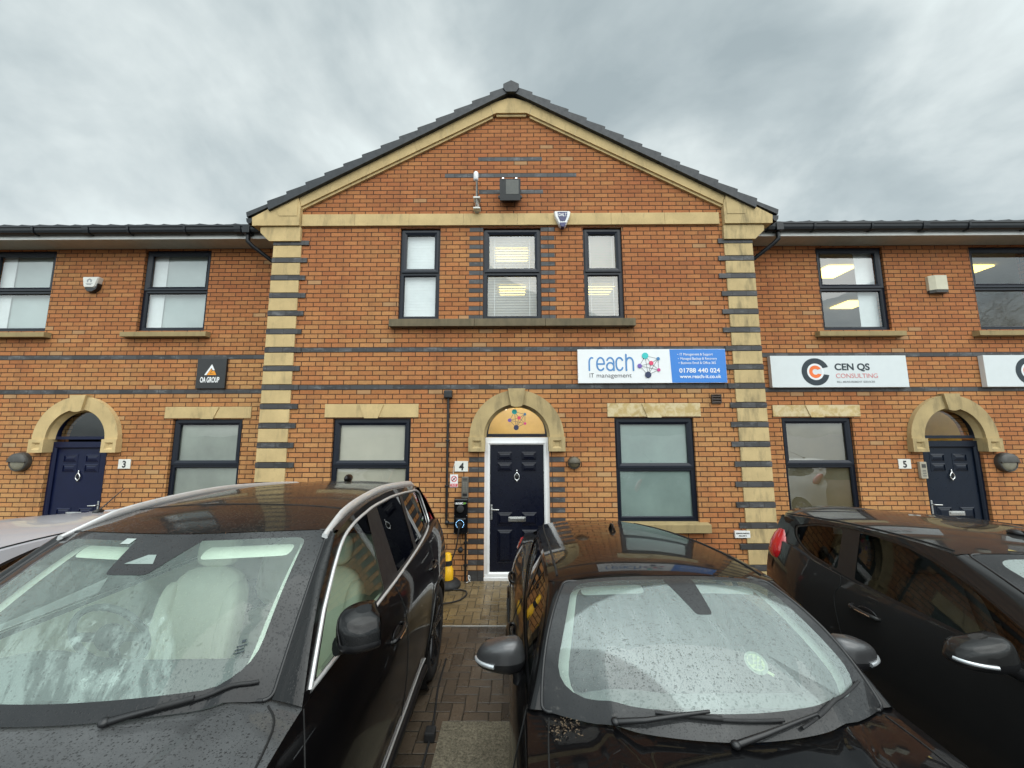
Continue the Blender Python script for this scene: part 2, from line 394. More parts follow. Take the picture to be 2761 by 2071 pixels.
# ------------------------------------------------------------------ ground
YM, YW = 5.99, 6.524
def sheet(name, x0, x1, y0, y1, z, m, zdown=0.05, kind='structure'):
    b = MB(); b.box(x0, x1, y0, y1, z-zdown, z); return tag(b.build(name, m), kind=kind)
def paver_mat(name, c1, c2, joint, bw=0.1, wet=0.35, moss=0.0):
    m, t, b = mat(name); co = t.objco(); x, y, z = t.sep(co)
    wob = t.math('MULTIPLY', t.math('SUBTRACT', t.noise(co, 5.0, 2), 0.5), 0.012)
    gx = t.math('DIVIDE', t.math('ADD', t.math('ADD', x, wob), 50.0), bw); gy = t.math('DIVIDE', t.math('ADD', t.math('ADD', y, wob), 50.0), bw)
    i, j = t.math('FLOOR', gx), t.math('FLOOR', gy); fx, fy = t.math('SUBTRACT', gx, i), t.math('SUBTRACT', gy, j)
    k = t.math('FLOOR', t.math('ADD', t.math('MODULO', t.math('ADD', t.math('SUBTRACT', i, j), 4000.0), 4.0), 0.1))
    def eq(v): return t.math('COMPARE', k, float(v), 0.2)
    e0, e1, e2, e3 = eq(0), eq(1), eq(2), eq(3)
    big = 9.0
    dl = t.math('ADD', fx, t.math('MULTIPLY', e1, big)); dr = t.math('ADD', t.math('SUBTRACT', 1.0, fx), t.math('MULTIPLY', e0, big))
    db = t.math('ADD', fy, t.math('MULTIPLY', e2, big)); dt = t.math('ADD', t.math('SUBTRACT', 1.0, fy), t.math('MULTIPLY', e3, big))
    ed = t.math('MULTIPLY', t.math('MINIMUM', t.math('MINIMUM', dl, dr), t.math('MINIMUM', db, dt)), bw)
    ed = t.math('ADD', ed, t.math('MULTIPLY', t.math('SUBTRACT', t.noise(co, 60, 3), 0.5), 0.004))
    isb = t.maprange(ed, 0.0025, 0.0065)
    ai, aj = t.math('SUBTRACT', i, e1), t.math('SUBTRACT', j, e2)
    wn = t.new('ShaderNodeTexWhiteNoise', noise_dimensions='2D'); t.put(wn.inputs['Vector'], t.comb(ai, aj, 0.0))
    c = t.ramp(wn.outputs[0], [(0, c1), (1, c2)])
    f = t.math('MULTIPLY', t.maprange(t.noise(co, 45, 4, 0.7), 0.2, 0.8, 0.7, 1.25), t.maprange(t.noise(co, 1.7, 4), 0.3, 0.7, 0.72, 1.22))
    c = t.vmath('MULTIPLY', c, t.comb(f, f, f))
    grit = t.math('GREATER_THAN', t.noise(co, 130, 3, 0.85), 0.665)
    c = t.mix(t.math('MULTIPLY', grit, 0.5), c, (0.34, 0.30, 0.24))
    c = t.mix(isb, joint, c)
    t.put(b.inputs['Base Color'], c)
    wetn = t.maprange(t.noise(co, 2.2, 4, 0.6), 0.35, 0.65, wet, wet+0.3)
    t.put(b.inputs['Roughness'], wetn)
    t.put(b.inputs['Normal'], t.bump(t.math('ADD', isb, t.math('MULTIPLY', t.noise(co, 120, 3), 0.35)), 0.7, 0.006))
    return m
M['pave_b'] = paver_mat('buff_block_paving', (0.130, 0.092, 0.046), (0.215, 0.156, 0.080), (0.045, 0.036, 0.022), wet=0.16)
M['pave_d'] = paver_mat('brown_block_paving', (0.060, 0.046, 0.034), (0.105, 0.078, 0.055), (0.034, 0.030, 0.024), wet=0.13)
def aggregate(name, c1, c2, rough=0.5):
    m, t, b = mat(name); co = t.objco()
    v = t.noise(co, 62, 6, 0.85); c = t.ramp(v, [(0.36, c1), (0.66, c2)])
    f = t.maprange(t.noise(co, 2.0, 4), 0.3, 0.7, 0.75, 1.2); c = t.vmath('MULTIPLY', c, t.comb(f, f, f))
    t.put(b.inputs['Base Color'], c); b.inputs['Roughness'].default_value = rough
    t.put(b.inputs['Normal'], t.bump(v, 0.6, 0.006)); return m
M['slab'] = aggregate('exposed_aggregate_concrete', (0.022, 0.019, 0.012), (0.30, 0.265, 0.19), 0.4)
M['asph'] = aggregate('wet_asphalt', (0.022, 0.022, 0.022), (0.085, 0.084, 0.080), 0.35)
M['kerb'] = simple('pale_edging', (0.36, 0.36, 0.34), 0.5, bump=0.3)
b = MB(); b.box(-400, 400, -400, 400, -0.30, -0.060); tag(b.build('ground', M['asph']), kind='structure')
sheet('parking_bay_paving', -26, 26, 0.3, 4.632, 0.0, M['pave_d'])
sheet('footpath_paving', -26, 26, 4.658, 6.9, 0.0, M['pave_b'])
sheet('path_edging', -26, 26, 4.633, 4.657, 0.006, M['kerb'])
sheet('concrete_slab', -0.545, -0.032, 0.6, 3.192, 0.006, M['slab'], 0.03)

# ------------------------------------------------------------------ building helpers
def ring(b, x0, x1, z0, z1, wd, ya, yb, mi=0):
    b.plate(rect(x0, x1, z0, z1), [rect(x0+wd, x1-wd, z0+wd, z1-wd)], ya, yb, mi)
def chamf(b, x0, x1, z0, z1, wd, y_out, y_in, yb, mi=0):
    """mitred frame whose face slopes from y_out (outer edge) to y_in (inner edge)"""
    o = rect(x0, x1, z0, z1); i = rect(x0+wd, x1-wd, z0+wd, z1-wd); md = rect(x0+wd*0.45, x1-wd*0.45, z0+wd*0.45, z1-wd*0.45)
    L = [[(x, yb, z) for x, z in o], [(x, y_out, z) for x, z in o], [(x, y_out, z) for x, z in md], [(x, y_in, z) for x, z in i], [(x, yb, z) for x, z in i]]
    v = [p for l in L for p in l]
    b.add(v, [(k*4+q, k*4+(q+1) % 4, k*4+4+(q+1) % 4, k*4+4+q) for k in range(4) for q in range(4)], mi)
def window(par, x0, x1, z0, z1, yf, zt, pane='pane', frame='frame'):
    """two-light casement: opening sash over a fixed light"""
    b = MB()
    b.plate(rect(x0, x1, z0, z1), [rect(x0+.055, x1-.055, z0+.055, zt-.03), rect(x0+.055, x1-.055, zt+.03, z1-.055)], yf, yf+.07)
    chamf(b, x0+.05, x1-.05, z0+.05, zt-.028, .026, yf-.004, yf+.014, yf+.02)
    fr = b.build('window', M[frame], par)
    s = MB(); chamf(s, x0+.030, x1-.030, zt+.004, z1-.030, .070, yf-.024, yf-.004, yf+.03); s.build('sash', M[frame], fr)
    p = MB(); p.add([(x0+.08, yf+.024, zt+.06), (x1-.08, yf+.024, zt+.06), (x1-.08, yf+.024, z1-.085), (x0+.08, yf+.024, z1-.085)], [(0, 1, 2, 3)]); p.build('pane', M[pane], fr, recalc=False)
    p = MB(); p.add([(x0+.06, yf+.028, z0+.06), (x1-.06, yf+.028, z0+.06), (x1-.06, yf+.028, zt-.04), (x0+.06, yf+.028, zt-.04)], [(0, 1, 2, 3)]); p.build('pane', M[pane], fr, recalc=False)
    return fr
def blind(fr, x0, x1, z0, z1, y, m, name='blind'):
    b = MB(); b.box(x0, x1, y, y+.006, z0, z1); return b.build(name, M[m], fr)
def venetian(fr, x0, x1, z0, z1, y, pitch=.046, tilt=18, wd=.05):
    b = MB(); z = z1-.03; c, s = math.cos(math.radians(tilt))*wd/2, math.sin(math.radians(tilt))*wd/2
    while z > z0:
        b.add([(x0, y-c, z-s), (x1, y-c, z-s), (x1, y+c, z+s), (x0, y+c, z+s)], [(0, 1, 2, 3)])
        b.add([(x0, y-c, z-s-.004), (x1, y-c, z-s-.004), (x1, y+c, z+s-.004), (x0, y+c, z+s-.004)], [(3, 2, 1, 0)])
        z -= pitch
    for q in (x0+(x1-x0)*.16, x0+(x1-x0)*.84): b.tube([(q, y-.028, z0), (q, y-.028, z1)], .0035, 5)
    b.box(x0, x1, y-.03, y+.03, z1-.02, z1+.03)
    return b.build('venetian_blind', M['slat'], fr)
def courses(z0, z1):  # dark brick course number n is centred at 2.883+.075 n
    return 2.883
def lintel(par, x0, x1, z0, z1, y, m, kx=None):
    b = MB(); b.box(x0, x1, y-.018, y+.1, z0, z1, 0, .006)
    o = b.build('window_lintel', M[m], par)
    kx = (x0+x1)/2 if kx is None else kx; w0, w1 = .105, .19
    k = MB(); k.plate([(kx-w0, z0-.012), (kx+w0, z0-.012), (kx+w1, z1-.004), (kx-w1, z1-.004)], [], y-.032, y-.016)
    k.build('keystone', M[m], o); return o
def sill(par, x0, x1, z0, z1, y, m, joints=()):
    b = MB(); yf = y-.11
    prof = [(yf, z0), (y+.06, z0), (y+.06, z1+.012), (yf+.012, z1-.006), (yf, z1-.012)]
    cuts = [x0] + list(joints) + [x1]
    for a, c in zip(cuts[:-1], cuts[1:]):
        a2, c2 = a+.003, c-.003
        v = [(a2, p, q) for p, q in prof] + [(c2, p, q) for p, q in prof]; n = len(prof)
        b.add(v, [(i, (i+1) % n, n+(i+1) % n, n+i) for i in range(n)] + [tuple(range(n))[::-1], tuple(range(n, 2*n))])
    return b.build('window_sill', M[m], par)
def bricks_row(b, x0, x1, n, y, proud=.003, mi=0):
    zc = 2.883+.075*n; b.box(x0, x1, y-proud, y+.06, zc-.0335, zc+.0335, mi)
def door_arch(par, cx, zs, y, m, outer=.722, inner=.505):
    """stone arch of voussoirs with a keystone and two corbel blocks"""
    n = 28; o = arc(cx, zs, outer, 0, 180, n); i = arc(cx, zs, inner, 180, 0, n)
    b = MB(); b.plate(o + i, [], y-.075, y+.12)
    # inner splay
    i2 = arc(cx, zs, inner-.045, 180, 0, n)
    a = MB()
    v = [(x, y-.030, z) for x, z in arc(cx, zs, inner+.002, 0, 180, n)] + [(x, y+.045, z) for x, z in arc(cx, zs, inner-.045, 0, 180, n)]
    b.add(v, [(k, k+1, n+2+k, n+1+k) for k in range(n)])
    r = b.build('door_arch', M[m], par)
    k = MB(); kp = [(cx-.085, zs+inner-.03), (cx-.03, zs+inner-.045), (cx+.03, zs+inner-.045), (cx+.085, zs+inner-.03), (cx+.135, zs+outer+.022), (cx-.135, zs+outer+.022)]
    k.plate(kp, [], y-.118, y+.1); k.build('keystone', M[m], r)
    for s in (-1, 1):
        c = MB(); xa, xb = sorted((cx+s*(inner-.02), cx+s*(outer+.014)))
        c.plate(rect(xa, xb, zs-.215, zs+.004), [rect(xa+.055, xb-.055, zs-.215+.05, zs-.05)], y-.100, y+.1)
        mx, mz = (xa+xb)/2, zs-.107; hw, hh = (xb-xa)/2-.055, .058
        v = [(mx-hw, y-.100, mz-hh), (mx+hw, y-.100, mz-hh), (mx+hw, y-.100, mz+hh), (mx-hw, y-.100, mz+hh), (mx-hw*.5, y-.070, mz-hh*.5), (mx+hw*.5, y-.070, mz-hh*.5), (mx+hw*.5, y-.070, mz+hh*.5), (mx-hw*.5, y-.070, mz+hh*.5)]
        c.add(v, [(0, 1, 5, 4), (1, 2, 6, 5), (2, 3, 7, 6), (3, 0, 4, 7), (4, 5, 6, 7)])
        c.build('corbel', M[m], r)
    return r
def panel_mould(b, x0, x1, z0, z1, y, mi=0):
    """raised moulding around a sunk door panel"""
    chamf(b, x0, x1, z0, z1, .028, y-.004, y-.012, y+.004, mi)
    b.add([(x0+.03, y-.001, z0+.03), (x1-.03, y-.001, z0+.03), (x1-.045, y-.010, z1-.045) if False else (x1-.03, y-.001, z1-.03), (x0+.03, y-.001, z1-.03)], [(0, 1, 2, 3)], mi)
    v0 = rect(x0+.032, x1-.032, z0+.032, z1-.032); v1 = rect(x0+.06, x1-.06, z0+.06, z1-.06)
    b.add([(x, y-.0015, z) for x, z in v0] + [(x, y-.011, z) for x, z in v1], [(q, (q+1) % 4, 4+(q+1) % 4, 4+q) for q in range(4)] + [(4, 5, 6, 7)], mi)
def door(par, x0, x1, z0, zh, zs, cx, r, y, leafm, framem, fanm, handle_left=True, decal=None, thresh='white'):
    """door leaf in a frame under a half-round fanlight; returns the leaf"""
    fw = .075
    b = MB()
    if zh < zs-.001: b.plate([(x0, z0), (x1, z0), (x1, zh), (x0, zh)], [rect(x0+fw, x1-fw, z0+.10, zh-.105)], y, y+.07)
    chamf(b, x0+fw-.03, x1-fw+.03, z0+.07, zh-.075, .038, y-.014, y+.006, y+.02)
    fr = b.build('door_frame', M[framem], par)
    t = MB(); t.box(x0, x1, y-.035, y+.06, z0, z0+.04); t.box(x0+.01, x1-.01, y-.015, y+.05, z0+.04, z0+.07); t.box(x0+fw, x1-fw, y+.002, y+.05, z0+.07, z0+.1)
    t.build('threshold', M[thresh], fr)
    lf = MB(); a, c, za, zb = x0+fw, x1-fw, z0+.10, zh-.105
    lf.box(a, c, y+.028, y+.07, za, zb)
    W, H = c-a, zb-za; yl = y+.028
    xm = (a+c)/2; px0, px1 = a+W*.13, xm-W*.07
    for (u0, u1) in ((px0, px1), (2*xm-px1, 2*xm-px0)):
        panel_mould(lf, u0, u1, zb-H*.135, zb-H*.055, yl)
        panel_mould(lf, u0, u1, zb-H*.225, zb-H*.135-.012, yl)
        panel_mould(lf, u0, u1, za+H*.35, za+H*.465, yl)
        panel_mould(lf, u0, u1, za+H*.065, za+H*.33, yl)
    leaf = lf.build('door', M[leafm], par)
    k = MB(); kz = za+H*.745
    k.ball((xm, yl-.016, kz+.075), (.010, .012, .022)); k.ball((xm, yl-.018, kz+.045), (.018, .016, .016))
    k.tube([(xm+.036*math.sin(q)*(1-.18*math.cos(q)), yl-.022, kz-.01-.052*math.cos(q)*-1) for q in [2*math.pi*i/20 for i in range(21)]], .0085, 8, cap=False)
    k.ball((xm, yl-.02, kz-.074), (.012, .012, .016)); k.build('knocker', M['chrome'], leaf)
    ring_in = MB(); ring_in.ball((xm, yl-.006, kz-.008), (.026, .010, .036)); ring_in.build('knocker_back', M['black'], leaf)
    h = MB(); hx = a+.034 if handle_left else c-.034; s = 1 if handle_left else -1; hz = za+H*.46
    h.box(hx-.015, hx+.015, yl-.010, yl, hz-.11, hz+.11, 0, .004)
    h.tube([(hx, yl-.008, hz+.045), (hx, yl-.052, hz+.045), (hx+s*.012, yl-.060, hz+.045), (hx+s*.115, yl-.060, hz+.042)], .0105, 8)
    h.build('handle', M['steel'], leaf)
    l = MB(); lz = za+H*.405
    l.box(xm-.135, xm+.135, yl-.012, yl, lz-.036, lz+.036, 0, .006); l.box(xm-.11, xm+.11, yl-.019, yl-.011, lz-.018, lz+.020, 0, .004); l.build('letter_plate', M['steel'], leaf)
    # fanlight
    f = MB(); n = 24; o = arc(cx, zs, r, 0, 180, n); i = arc(cx, zs+.05, r-.055, 0, 180, n)
    f.plate(o, [i[::-1]], y-.005, y+.06)
    fl = f.build('fanlight', M['frame' if framem == 'white' else framem], par)
    g = MB(); gi = arc(cx, zs+.045, r-.05, 0, 180, n); tr, pt = tri2d(gi); g.add([(x, y+.03, z) for x, z in pt], tr); g.build('pane', M['pane'], fl, recalc=False)
    return leaf, fl
def room(par, x0, x1, y0, y1, z0, z1, panels=(), name='room', back='room', pm='lamp'):
    b = MB()
    b.add([(x0, y1, z0), (x1, y1, z0), (x1, y1, z1), (x0, y1, z1)], [(0, 1, 2, 3)], 0)
    b.add([(x0, y0, z0), (x0, y1, z0), (x0, y1, z1), (x0, y0, z1)], [(0, 1, 2, 3)], 0); b.add([(x1, y0, z0), (x1, y1, z0), (x1, y1, z1), (x1, y0, z1)], [(0, 1, 2, 3)], 0)
    b.add([(x0, y0, z1), (x1, y0, z1), (x1, y1, z1), (x0, y1, z1)], [(0, 1, 2, 3)], 1); b.add([(x0, y0, z0), (x1, y0, z0), (x1, y1, z0), (x0, y1, z0)], [(0, 1, 2, 3)], 2)
    o = b.build(name, [M[back], M['ceil'], M['carpet']], par)
    for (px, py, sx, sy) in panels:
        p = MB(); p.box(px-sx/2, px+sx/2, py-sy/2, py+sy/2, z1-.03, z1-.008); p.build('ceiling_light', M[pm], o)
    return o
def seg_tiles(b, xl, zl, xh, zh, y0, y1, n, cap, lift):
    """sloping courses of tiles; each course laps the one below (left side: xl<xh)"""
    for i in range(n):
        t0, t1 = i/n, (i+1.10)/n
        p0 = (xl+(xh-xl)*t0, zl+(zh-zl)*t0); p1 = (xl+(xh-xl)*min(1, t1), zl+(zh-zl)*min(1, t1))
        dx = (xh-xl)/n
        pr = [(p0[0]-.0*dx, p0[1]), p1, (p1[0], p1[1]+cap), (p0[0]-abs(dx)*.10*(1 if dx > 0 else -1), p0[1]+cap+lift)]
        b.plate(pr, [], y0-.0015*(i % 2), y1)

# ------------------------------------------------------------------ centre building (number 4)
B4 = thing('brick_building', 'orange brick office building with a tall gable and a white framed door', 'building', (0, YM, 0))
CX = -.03
x0, x1 = -3.95, 3.91
ap = (CX, 7.93)
wall = [(x0, -.1), (x1, -.1), (x1, 5.62), (3.80, 5.93), ap, (-3.86, 5.93), (x0, 5.62)]
ARC4 = (.0425, 2.10)
dhole = [(-.455, -.1), (.540, -.1), (.540, ARC4[1])] + arc(ARC4[0], ARC4[1], .4975, 0, 180, 24)[1:-1] + [(-.455, ARC4[1])]
dhole[0] = (-.455, .0); dhole[1] = (.540, .0)
UP = [(-1.868, -1.205), (-.499, .453), (1.148, 1.790)]; LO = [(-2.815, -1.600), (1.555, 2.780)]
holes = [rect(a, c, 3.970, 5.537) for a, c in UP] + [rect(a, c, .83, 2.390) for a, c in LO] + [dhole]
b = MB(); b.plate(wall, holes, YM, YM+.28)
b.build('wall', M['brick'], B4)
# dark blue-brick courses, decorative gable blocks, jambs
b = MB()
for n in (0, 8): bricks_row(b, x0-.004, x1+.004, n, YM, .0075)
b.build('dark_brick_band', M['blue'], B4)
b = MB(); bricks_row(b, -.593, .49, 52, YM); b.build('gable_brick_strip', M['blue'], B4)
b = MB(); bricks_row(b, -1.155, 1.066, 48, YM); b.build('gable_brick_strip', M['blue'], B4)
b = MB(); bricks_row(b, -.576, .50, 44, YM); b.build('gable_brick_strip', M['blue'], B4)
for (a, c) in ((-.724, -.4995), (.4535, .677)):
    b = MB()
    for k in range(11): bricks_row(b, a, c, 35-2*k, YM)
    b.build('dark_brick_jamb', M['blue'], B4)
for (a, c) in ((-.690, -.4555), (.5405, .770)):
    b = MB()
    for k in range(12): bricks_row(b, a, c, -15-2*k, YM)
    b.box(a, c, YM-.003, YM+.06, -.02, .075)
    b.build('dark_brick_jamb', M['blue'], B4)
# quoined pilasters: stone blocks between dark brick courses
for side, (sa, sb, da, db, m) in enumerate(((-3.956, -3.495, -3.962, -3.385, 'stone'), (3.455, 3.916, 3.345, 3.922, 'stone_r'))):
    b = MB()
    for k in range(-10, 9):
        zc = 2.883+.3*k
        if zc+.26 < 5.32: b.box(sa, sb, YM-.022+RND.uniform(-.002, .002), YM+.24, max(0, zc+.048), zc+.252, 0, .005)
    pil = b.build('stone_quoin_column', M[m], B4)
    for k in range(-9, 9):
        if k in (0, 2): continue
        q = MB(); e = .012*((k*7) % 3-1)
        q.box(da + (e if side else 0), db + (0 if side else e), YM-.024, YM+.24, 2.883+.3*k-.0395, 2.883+.3*k+.0395, 0, .003)
        q.build('dark_brick_course', M['blue'], pil)
    q = MB()
    for k in (0, 2): q.box(da, db, YM-.024, YM+.24, 2.883+.3*k-.0395, 2.883+.3*k+.0395, 0, .003)
    q.build('dark_brick_course', M['blue'], pil)
# string course with mortar joints
b = MB(); js = [-3.51, -2.627, -1.726, -.827, .065, .84, 1.615, 2.499, 3.40]
for a, c in zip(js[:-1], js[1:]): b.box(a+.003, c-.003, YM-.038, YM+.1, 5.570, 5.775, 0, .005)
b.box(js[0]+.01, js[-1]-.01, YM-.030, YM+.05, 5.575, 5.770, 1)
b.build('string_course', [M['stone'], M['joint']], B4)
# raked coping stones, apex stone, kneelers
sl = .5247
def lower(x): return 5.901 + (x+3.523)*sl          # underside of the left-hand coping
for s in (-1, 1):
    b = MB(); js = [-3.52, -2.90, -2.10, -1.30, -.50]
    fx = (lambda x: x) if s < 0 else (lambda x: 2*CX - x)
    xs = [-3.523, -2.72, -1.91, -1.10, -.345]
    for i, (a, c) in enumerate(zip(xs[:-1], xs[1:])):
        th = .205
        a2, c2 = a+.003, c-.003; nx = -.06
        pl = [(a2, lower(a2)), (c2, lower(c2)), (c2+nx, lower(c2)+th), (a2+nx if i else a2-.05, lower(a2)+th - (0 if i else -.0))]
        b.plate([(fx(x), z) for x, z in pl], [], YM-.065, YM+.2)
        lip = [(a2, lower(a2)-.045), (c2, lower(c2)-.045), (c2, lower(c2)), (a2, lower(a2))]
        b.plate([(fx(x), z) for x, z in lip], [], YM-.038, YM+.1)
        jn = [(c-.003, lower(c)+.002), (c+.003, lower(c)+.005), (c+nx+.003, lower(c)+th-.004), (c+nx-.003, lower(c)+th-.006)]
        b.plate([(fx(x), z) for x, z in jn], [], YM-.064, YM+.1, 1)
    b.build('coping_stone', [M['stone'], M['joint']], B4)
    b = MB()
    kn = [(-4.305, 5.695), (-4.292, 5.555), (-3.518, 5.555), (-3.518, 5.895), (-3.585, 6.105)]
    b.plate([(fx(x), z) for x, z in kn], [], YM-.085, YM+.5)
    kt = b.build('kneeler_stone', M['stone' if s < 0 else 'stone_r'], B4)
    pn = MB(); P = [(-3.905, 5.815), (-3.855, 5.720), (-3.56, 5.720), (-3.56, 6.02)]
    pn.plate([(fx(x), z) for x, z in P], [], YM-.092, YM-.084); pn.build('raised_panel', M['stone' if s < 0 else 'stone_r'], kt)
    b = MB(); st = [(-4.170, 5.535), (-4.165, 5.447), (-4.012, 5.300), (-3.505, 5.300), (-3.505, 5.535)]
    b.plate([(fx(x), z) for x, z in st], [], YM-.055, YM+.5); b.box(*sorted((fx(-4.15), fx(-3.52))), YM-.048, YM+.4, 5.535, 5.555)
    b.build('corbel_stone', M['stone' if s < 0 else 'stone_r'], B4)
b = MB(); apx = [(-.338, lower(-.338)), (-.285, 7.597), (2*CX+.285, 7.597), (2*CX+.338, lower(-.338)), (2*CX+.40, lower(-.338)+.20), (.09+2*CX, 7.875), (-.09, 7.875), (-.40, lower(-.338)+.20)]
b.plate(apx, [], YM-.067, YM+.2); b.plate(rect(-.285, 2*CX+.285, 7.555, 7.597), [], YM-.036, YM+.1); b.build('apex_stone', M['stone'], B4)
# main roof: lapped tiles with dry verge caps, ridge
for s in (-1, 1):
    b = MB(); xl, zl, xh, zh = -4.02, 5.800, -.06, 7.935
    if s > 0: xl, xh = 2*CX-xl, 2*CX-xh
    seg_tiles(b, xl, zl, xh, zh, YM-.13, YM+9, 13, .118, .040)
    r = b.build('roof', M['tile'], B4)
    e = MB(); xa, xb = (-4.40, -3.95) if s < 0 else (2*CX+4.40, 2*CX+3.95)
    e.plate([(xa, 5.712), (xb, 5.945), (xb, 6.000), (xa-(.02 if s < 0 else -.02), 5.795)], [], YM-.075, YM+9); e.build('eaves_tile', M['tile'], r)
    g = MB(); gx = xa + (-.02 if s < 0 else .02)
    prof = [(0, .0), (.11, .0), (.10, -.05), (.075, -.09), (.04, -.10), (.01, -.06)]
    g.plate([(gx+(u if s < 0 else -u), 5.70+q) for u, q in prof], [], YM-.06, YM+8); g.build('side_gutter', M['gutter'], r)
b = MB(); hx = [(-.117, 7.925), (.057, 7.925), (.105, 7.995), (.102, 8.070), (-.030, 8.140), (-.165, 8.070), (-.165, 7.995)]
b.plate(hx, [], YM-.15, YM+9); b.build('ridge_tile', M['tile'], B4)
# upper windows
for k, (a, c) in enumerate(UP):
    f = window(B4, a, c, 3.970, 5.537, YM+.045, 4.775, 'pane_hi')
    if k == 0:
        bl = MB(); bl.box(a+.06, c-.06, YM+.135, YM+.141, 4.0, 5.5)
        for q in range(30): bl.box(a+.06, c-.06, YM+.132, YM+.135, 4.03+q*.049, 4.034+q*.049)
        bl.build('closed_blind', M['blind'], f)
    else: venetian(f, a+.05, c-.05, 4.02, 5.46, YM+.155, tilt=-9 if k == 1 else -18)
room(B4, -3.6, 3.6, YM+.285, YM+6.5, 3.72, 5.70, [(-.03, 7.29, .62, .58), (-.03, 9.15, .62, .6), (2.12, 9.15, .62, .6), (-2.2, 9.15, .62, .6), (2.5, 7.29, .62, .58), (-2.5, 7.29, .62, .58), (1.06, 7.29, .6, .58), (-1.12, 7.29, .6, .58), (1.12, 9.15, .6, .58), (-1.2, 9.15, .6, .58)])  # panels beyond the visible few are added to brighten room and blinds
sill(B4, -1.975, 1.925, 3.838, 3.965, YM, 'sill_dark', (-.62, .50))
# lower windows
f = window(B4, LO[0][0], LO[0][1], .83, 2.390, YM+.045, 1.675); blind(f, LO[0][0]+.05, LO[0][1]-.05, .88, 2.34, YM+.09, 'film_w', 'roller_blind')
f = window(B4, LO[1][0], LO[1][1], .83, 2.390, YM+.045, 1.625, 'pane_hi'); blind(f, LO[1][0]+.05, LO[1][1]-.05, .88, 2.34, YM+.079, 'film_g', 'frosted_film')
lintel(B4, -2.945, -1.485, 2.408, 2.617, YM, 'stone'); lintel(B4, 1.451, 2.892, 2.408, 2.617, YM, 'stone_m')
sill(B4, -2.94, -1.48, .70, .825, YM, 'sill'); sill(B4, 1.43, 2.90, .70, .825, YM, 'sill')
# door
door_arch(B4, ARC4[0], ARC4[1], YM, 'stone_w')
leaf4, fan4 = door(B4, -.455, .540, .0, 2.095, 2.10, ARC4[0], .4975, YM+.035, 'navy', 'white', 'navy')
M['hallwall'] = simple('warm_hall_wall', (0.74, 0.55, 0.19), 0.8, var=0.06)
room(B4, -1.2, 1.4, YM+.285, YM+4, 0, 3.05, [(.1, 6.62, 1.0, .3)], 'entrance_hall', 'hallwall', 'hallglow')
q = MB(); q.box(-1.1, 1.3, YM+1.6, YM+1.65, .0, 3.04); q.build('hall_wall', M['hallwall'], B4)
q = MB(); q.box(-.33, -.13, YM+.72, YM+.76, 2.565, 2.585); q.build('hall_lamp', M['lampw'], B4)
# ventilation brick
# coloured dots-and-lines decal on the fanlight
def network(par, cx, cz, s, y, name, lw=.0045, flip=False):
    P = [(-.20, .95, .30, 'ink_teal'), (1.02, .66, .16, 'ink_mid'), (.34, .24, .21, 'ink_red'), (-.76, -.03, .21, 'ink_purple'), (1.02, -.41, .16, 'ink_pink'), (0, -.88, .30, 'ink_navy')]
    E = [(0, 1), (0, 2), (0, 3), (0, 5), (1, 2), (1, 4), (1, 5), (2, 3), (2, 4), (2, 5), (3, 4), (3, 5), (4, 5)]
    b = MB()
    for k, (i, j) in enumerate(E):
        a, c = Vector((P[i][0], P[i][1]))*s, Vector((P[j][0], P[j][1]))*s
        dd = (c-a).normalized(); nn = Vector((-dd.y, dd.x))*lw/2
        yy = y-.0004*(k % 13)
        b.add([(cx+q.x, yy, cz+q.y) for q in (a-nn, c-nn, c+nn, a+nn)], [(0, 1, 2, 3)])
    b.build(name + '_line', M['ink_grey'], par)
    for (px, pz, r, m) in P:
        d_ = MB(); d_.lathe([(r*s, 0), (r*s, -.003), (0, -.003)], (cx+px*s, y-.006, cz+pz*s), 'Y', 20, smooth=False); d_.build(name + '_dot', M[m], par)
network(fan4, .035, 2.365, .135, YM+.058, 'decal', .007)

